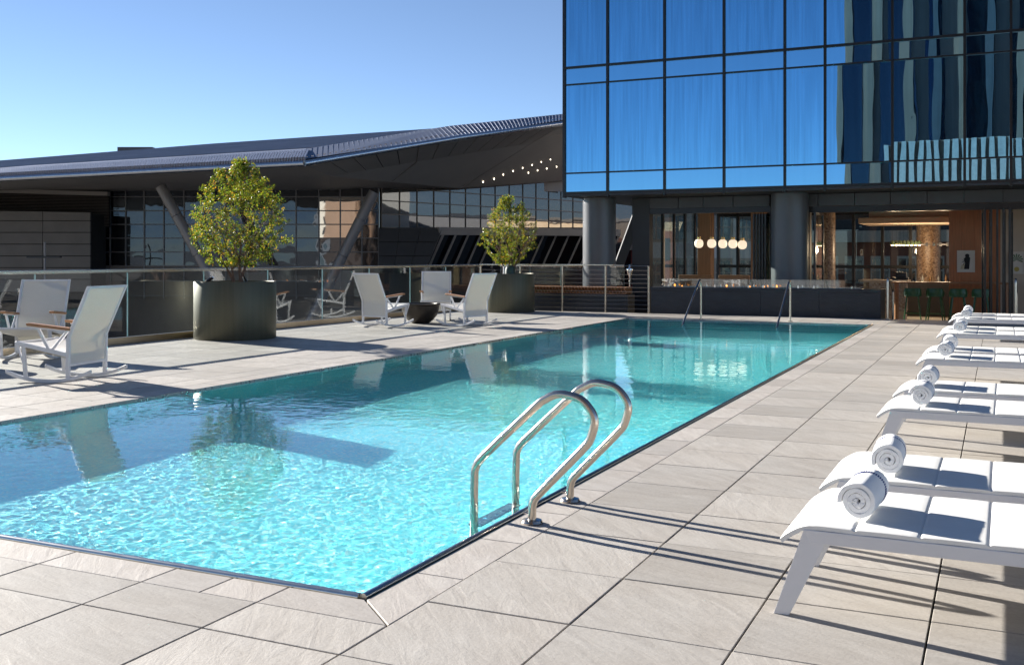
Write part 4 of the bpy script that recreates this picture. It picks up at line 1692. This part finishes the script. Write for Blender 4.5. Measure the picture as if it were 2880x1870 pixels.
# lower wall under wing B: grey panels, then slanted ribs over dark glass
q = [cw(1064, 760, 78), cw(1196, 760, 78), cw(1245, 642, 79.5), cw(1064, 642, 79.5)]
for i in range(3):
    for j in range(3):
        def bl(u, v_):
            lo = q[0].lerp(q[1], u)
            hi = q[3].lerp(q[2], u)
            return lo.lerp(hi, v_)
        hb(MB().sheet([bl(i / 3 + .005, j / 3 + .01), bl((i + 1) / 3 - .005, j / 3 + .01), bl((i + 1) / 3 - .005, (j + 1) / 3 - .01), bl(i / 3 + .005, (j + 1) / 3 - .01)], .2), 'grey_panel', M['panel2'])
hb(MB().sheet([cw(1064, 1500, 80.1), cw(1700, 1500, 96), cw(1700, 640, 96), cw(1064, 640, 80.1)], .3), 'lower_backing', M['panel'])
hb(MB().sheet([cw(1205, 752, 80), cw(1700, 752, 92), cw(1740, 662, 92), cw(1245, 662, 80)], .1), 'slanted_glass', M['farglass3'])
rb = MB()
for k in range(15):
    s = k / 14
    wv = 79.6 + 12 * s
    x0 = 1205 + 495 * s
    hb(MB().bar(cw(x0, 754, wv), cw(x0 + 42, 660, wv), .16, .3, FW), 'slanted_rib', M['soffit'])
hb(MB().bar(cw(1230, 650, 79.5), cw(1740, 655, 91.5), .5, .6), 'ledge_beam', M['soffit'])

# inclined columns
for (x0, y0, x1, y1, w0, w1, ex) in ((452, 525, 580, 757, 70, 70, 1.25), (1052, 540, 945, 757, 70, 70, 1.25)):
    a, b = cw(x0, y0, w0), cw(x1, y1, w1)
    b2 = a + (b - a) * ex * 2.2
    hb(MB().tube([a, a + (b - a) * .35], .36, 24), 'inclined_column', M['colmetal'], smooth=True)
    hb(MB().tube([a + (b - a) * .355, a + (b - a) * .82], .36, 24), 'inclined_column', M['colmetal'], smooth=True)
    hb(MB().tube([a + (b - a) * .825, b2], .36, 24), 'inclined_column', M['colmetal'], smooth=True)

# roof: eave points at their own distances
E0, E1, E2 = cw(-700, 548, 66), cw(0, 507, 64), cw(856, 464, 58)
E3 = cw(1583, 351, 74)
E4 = cw(1800, 292, 82)
K1, K2, K3 = cw(928, 496, 65), cw(1293, 530, 80), cw(1497, 402, 78)
G1 = cw(-700, 556, 80.5)
G2 = cw(1062, 540, 80.5)
R1, R2 = cw(1640, 505, 99), cw(1640, 372, 82)


def facet(pts, name, mat, t=.25):
    return hb(MB().sheet(pts, t), name, mat)


facet([E0, E1, cw(0, 541, 80.5), G1], 'soffit_facet', M['soffit'], -.2)
facet([E1, E2, K1, cw(928, 535, 80.5), cw(0, 541, 80.5)], 'soffit_facet', M['soffit'], -.2)
for pts in ([E2, E3, K3, K1], [K1, K3, K2], [K2, K3, R2, R1], [K3, E3, E4, R2]):
    hb(MB().sheet([p + Vector((0, 0, .32)) for p in pts], .05), 'soffit_backing', M['joint'])
# right soffit in folded fields with open joints
nstrip = 13
for k in range(nstrip):
    s0, s1 = k / nstrip, (k + 1) / nstrip - .0035
    facet([E2.lerp(E3, s0), E2.lerp(E3, s1), K1.lerp(K3, s1), K1.lerp(K3, s0)], 'soffit_panel', M['soffit'], -.12)
KM = K1.lerp(K2, .42)
facet([K1, K3.lerp(K1, .62), KM], 'soffit_panel', M['soffit'], -.12)
j1 = K3.lerp(K1, .61)
facet([KM + (K2 - KM) * .01, j1, K3, K2], 'soffit_panel', M['soffit'], -.12)
facet([K2 + (R1 - K2) * .008, K3 + (R2 - K3) * .01, R2, R1], 'soffit_panel', M['soffit'], -.12)
facet([K3, E3, E4, R2], 'soffit_panel', M['soffit'], -.12)
facet([K1, K2, cw(1293, 540, 98), cw(928, 540, 82)], 'soffit_facet', M['soffit'], -.12)
hb(MB().sheet([K2, R1, cw(1640, 540, 99), cw(1293, 536, 92)], .1), 'soffit_facet', M['soffit'])
nrm = (R1 - K2).cross(K3 - K2).normalized()
O = Vector((0, 0, H))
for (x, y) in ((1680, 620), (1770, 595), (1845, 560), (1925, 530), (2003, 505), (2080, 480), (2155, 455), (2230, 435), (2050, 545), (2125, 525), (2200, 510), (2280, 495)):
    px, py = 780 + x * .3445, 300 + y * .3445
    d = cw(px, py, 1) - O
    tt = (K2 - O).dot(nrm) / d.dot(nrm)
    c = O + d * (tt * .995)
    hb(MB().lathe([(0, -.03), (.035, -.03), (.035, .12)], 10, c), 'downlight', M['downlight'])

# roof skin: ribbed eave strip, pale flashing, main roof up to the skyline
S0, S1, S2 = cw(-700, 526, 69.5), cw(0, 484, 67), cw(866, 432, 61.5)
T0, T1, T2 = cw(-700, 518, 70.5), cw(0, 476, 68), cw(866, 424, 62.5)
U0, U1, U2, U3 = cw(-700, 500, 104), cw(0, 457, 102), cw(600, 409, 100), cw(1262, 364, 96)
V3 = cw(1262, 361, 68)
up_ = Vector((0, 0, .22))


def strip(a, b, c, d, name, mat):
    return hb(MB().add([a, b, c, d, a - up_, b - up_, c - up_, d - up_], [(0, 1, 2, 3), (7, 6, 5, 4), (0, 4, 5, 1), (1, 5, 6, 2), (2, 6, 7, 3), (3, 7, 4, 0)]), name, mat)


Eu = Vector((0, 0, .2))
strip(E0 + Eu, E1 + Eu, S1, S0, 'eave_roof', M['roof'])
strip(E1 + Eu, E2 + Eu, S2, S1, 'eave_roof', M['roof'])
strip(S0, S1, T1, T0, 'flashing_strip', M['flash'])
strip(S1, S2, T2, T1, 'flashing_strip', M['flash'])
strip(T0, T1, U1, U0, 'main_roof', M['roof'])
strip(T1, T2.lerp(T1, .32), U2, U1, 'main_roof', M['roof'])
strip(T2.lerp(T1, .32), T2, U3, U2, 'main_roof', M['roof'])
# right band, bulging as it climbs
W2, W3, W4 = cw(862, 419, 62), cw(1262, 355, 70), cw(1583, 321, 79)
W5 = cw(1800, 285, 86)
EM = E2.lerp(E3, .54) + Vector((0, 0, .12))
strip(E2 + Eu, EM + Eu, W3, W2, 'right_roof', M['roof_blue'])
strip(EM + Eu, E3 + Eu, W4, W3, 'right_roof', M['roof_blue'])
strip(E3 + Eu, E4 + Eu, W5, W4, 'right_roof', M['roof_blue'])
sm = MB()
for k in range(120):
    s = k / 119
    a = (E0 + Eu).lerp(E1 + Eu, s * 3) if s < .25 and False else (E1 + Eu).lerp(E2 + Eu, s)
    b = S1.lerp(S2, s)
    sm.bar(a + Vector((0, 0, .12)), b + Vector((0, 0, .12)), .12, .26)
for k in range(90):
    s = k / 90
    sm.bar((E0 + Eu).lerp(E1 + Eu, s) + Vector((0, 0, .05)), S0.lerp(S1, s) + Vector((0, 0, .12)), .12, .26)
tag(hb(sm, 'standing_seams', M['roof']), kind='stuff')
sm = MB()
for k in range(30):
    s = k / 30
    sm.bar((E2 + Eu).lerp(EM + Eu, s), W2.lerp(W3, s) + Vector((0, 0, .0)), .035, .04)
    sm.bar((EM + Eu).lerp(E3 + Eu, s), W3.lerp(W4, s) + Vector((0, 0, .0)), .035, .04)
tag(hb(sm, 'standing_seams', M['roof_blue']), kind='stuff')
sm = MB()
for k in range(7):
    s = .14 + .13 * k
    for (a, b, c, d) in ((T0, T1, U1, U0), (T1, T2.lerp(T1, .32), U2, U1), (T2.lerp(T1, .32), T2, U3, U2)):
        sm.bar(a.lerp(d, s) + Vector((0, 0, .1)), b.lerp(c, s) + Vector((0, 0, .1)), .25, .2)
tag(hb(sm, 'roof_ribs', M['roof']), kind='stuff')
hb(MB().tube([E0 + Eu * .4, E1 + Eu * .4, E2 + Eu * .4], .17, 12), 'gutter', M['gutter'], smooth=True)
hb(MB().tube([E2 + Eu * .4, EM + Eu * .4, E3 + Eu * .4, E4 + Eu * .4], .17, 12), 'gutter', M['gutter'], smooth=True)
sg = MB()
for k in range(54):
    s = k / 54
    c = (E2 + Eu).lerp(E3 + Eu, s) + (Vector((0, 0, .12)) * (1 - abs(s - .54) / .54)) + Vector((0, 0, .25)) + FW * .3
    sg.bar(c, c + RT * .12 + Vector((0, 0, .03)), .06, .06)
tag(hb(sg, 'snow_guards', M['gutter']), kind='stuff')
rb_ = MB()
c0 = cw(330, 424, 101)
rb_.box(0, 3.4, 0, 2, -.6, .35)
o = hb(rb_, 'rooftop_unit', M['conc'])
o.location = c0
o.rotation_euler = (0, 0, YAW)

# light pole in front of the hall
ps = cw(126, 757, 70)
pole = thing('light_pole', 'slim light pole with cross arm in front of the cladding block', 'pole', (ps.x, ps.y, STREET))
MB().tube([(0, 0, 0), (0, 0, cw(126, 681, 70).z - STREET)], .07, 10).build('pole', M['colmetal'], pole, True)
zc = cw(126, 723, 70).z - STREET
MB().bar(RT * -1.2 + Vector((0, 0, zc)), RT * 1.1 + Vector((0, 0, zc)), .2, .12).build('cross_arm', M['black'], pole)

# ------------------------------------------------------------------ buildings further off
def block(name, label, x0, x1, y, depth, z1, mat, rows, cols, wsize, face=-1, trim=M['trimstone'], glass=M['farglass3'], z_first=0, cornice=True, limit_rows=None, rz=0):
    t = thing(name, label, 'building', ((x0 + x1) / 2, y, STREET), rz)
    w = (x1 - x0) / 2
    hgt = z1 - STREET
    MB().box(-w, w, 0 if face < 0 else -depth, depth if face < 0 else 0, 0, hgt).build('walls', mat, t)
    if cornice:
        MB().box(-w - .3, w + .3, -.35 if face < 0 else -depth - .3, depth + .3 if face < 0 else .35, hgt - .7, hgt + .15).build('cornice', trim, t)
    ww, wh = wsize
    frm = MB().box(-ww / 2 - .12, ww / 2 + .12, -.035, -.004, -wh / 2 - .18, wh / 2 + .2).mesh('window', trim)
    pan = MB().box(-ww / 2, ww / 2, -.05, -.034, -wh / 2, wh / 2).mesh('pane', glass)
    bar_ = MB().box(-.04, .04, -.075, -.049, -wh / 2, wh / 2).box(-ww / 2, ww / 2, -.074, -.049, -.04, .04).mesh('glazing_bars', trim)
    for r_ in range(rows):
        z = z_first - STREET + r_ * (wh + 1.5)
        if z + wh / 2 > hgt - .5:
            break
        for c in range(cols):
            x = -w + (c + .5) * 2 * w / cols
            o = link('window', frm, t, (x, 0, z), 0 if face < 0 else PI)
            link('pane', pan, o)
            link('glazing_bars', bar_, o)
    return t


b1 = block('brick_building', 'brown brick building seen through the back windows of the bar', -22, 6, 82, 14, 3.2, M['brick'], 5, 15, (1.15, 1.7), z_first=-6)
MB().prism([(-14, 0), (14, 0), (13, 2.6), (-13, 2.6)], .3, 13).build('mansard_roof', M['slateroof'], b1, loc=(0, 0, 3.3 - STREET))
MB().box(-6, -3, 1, 4, 0, 5).build('roof_hut', M['greytower'], b1, loc=(0, 0, 3.4 - STREET))
b2 = block('brick_building', 'red brick building seen between the grey column and the hotel wall', -46, -30, 104, 12, 2.8, M['redbrick'], 5, 8, (1.0, 1.8), z_first=-7)
b3 = thing('office_tower', 'pale blue glass office tower far behind the red brick building', 'building', (-65.7, 190, STREET))
MB().box(-6, 6, 0, 12, 0, 23).build('walls', M['finwhite'], b3)
for k in range(8):
    z = 1.5 + 2.7 * k
    MB().box(-5.9, 5.9, -.1, -.01, z, z + 1.8).build('window_band', simple('tower_band', (.10, .2, .32), .2), b3)
# diagonal steel strut in the gap
sa, sb = cam_pt(1742, 742, 34), cam_pt(1783, 630, 34)
tag(MB().bar(sa + (sa - sb) * 1.2 - (sa), sb + (sb - sa) * .6 - sa, .3, .3, FW).build('steel_strut', M['panel'], None, loc=sa), 'slanting grey steel strut between the column and the wall', 'strut')
b4 = block('pale_building', 'pale sunlit building seen through the windows behind the pendants', -22.5, -13, 70, 14, 12, M['whitewall'], 12, 6, (1.0, 1.6), z_first=-9, glass=M['farglass'])

# the buildings behind the viewpoint that the glass facades mirror
b5 = thing('apartment_tower', 'grey tower mirrored in the right half of the blue glass facade', 'building', (4, -42, STREET))
MB().box(-16.2, 26, -22, 0, 0, 78).build('walls', M['greytower'], b5)
random.seed(8)
for c in range(13):
    x = -15.6 + c * 3.2 + random.uniform(-.4, .4)
    MB().box(x, x + random.choice((1.1, 1.6, 2.0)), -.05, .02, 2, 77).build('window_strip', M['farglass3'], b5)
for c in range(19):
    x = -16 + c * 2.25
    MB().box(x, x + random.choice((.5, .3, .7)), 0, .35, 0, 78).build('pier', random.choice((M['greytower'], M['greytower'], M['panel2'])), b5)
b6 = thing('podium', 'white ribbed podium mirrored in the bottom right panes of the facade', 'building', (6, -20, STREET))
MB().box(-12.4, 20, -8, 0, 0, 22.6).build('walls', M['greytower'], b6)
for c in range(64):
    MB().box(-12.4 + c * .5, -12.4 + c * .5 + .3, 0, .22, 6, 22.6).build('fin', M['finwhite'], b6)
for (u, w, wd, top, m, nm, lb) in ((-41, -90, 11, 17, 'whitewall', 'white_building', 'white building mirrored in the hall windows beside the right slanted column'),
                                   ):
    c = RT * u + FW * w
    t = thing(nm, lb, 'building', (c.x, c.y, STREET), YAW)
    MB().box(-wd / 2, wd / 2, -14, 0, 0, top - STREET).build('walls', M[m], t)
    for r_ in range(int((top + 12) / 3.6)):
        for cc in range(int(wd / 4)):
            MB().box(-wd / 2 + 1 + cc * 4, -wd / 2 + 3 + cc * 4, -.02, .05, 3 + r_ * 3.6, 5 + r_ * 3.6).build('window', M['farglass3'], t)

c = RT * 62 + FW * 104
t = thing('sandstone_block', 'sandstone and brick block mirrored in the strip windows of the hall wing', 'building', (c.x, c.y, STREET), YAW)
MB().box(0, 14, -30, 34, 0, 4.3 - STREET).build('brick_storeys', M['brick'], t)
MB().box(.2, 14, -30, 34, 4.3 - STREET, 6.9 - STREET).build('stone_storey', M['sandbrick'], t)
MB().box(-.3, 14, -30.2, 34.2, 6.9 - STREET, 7.3 - STREET).build('cornice', M['trimstone'], t)
for cc in range(14):
    MB().box(-.06, .05, -28 + cc * 4.4, -26.4 + cc * 4.4, 15, 17.5).build('window', M['farglass3'], t)
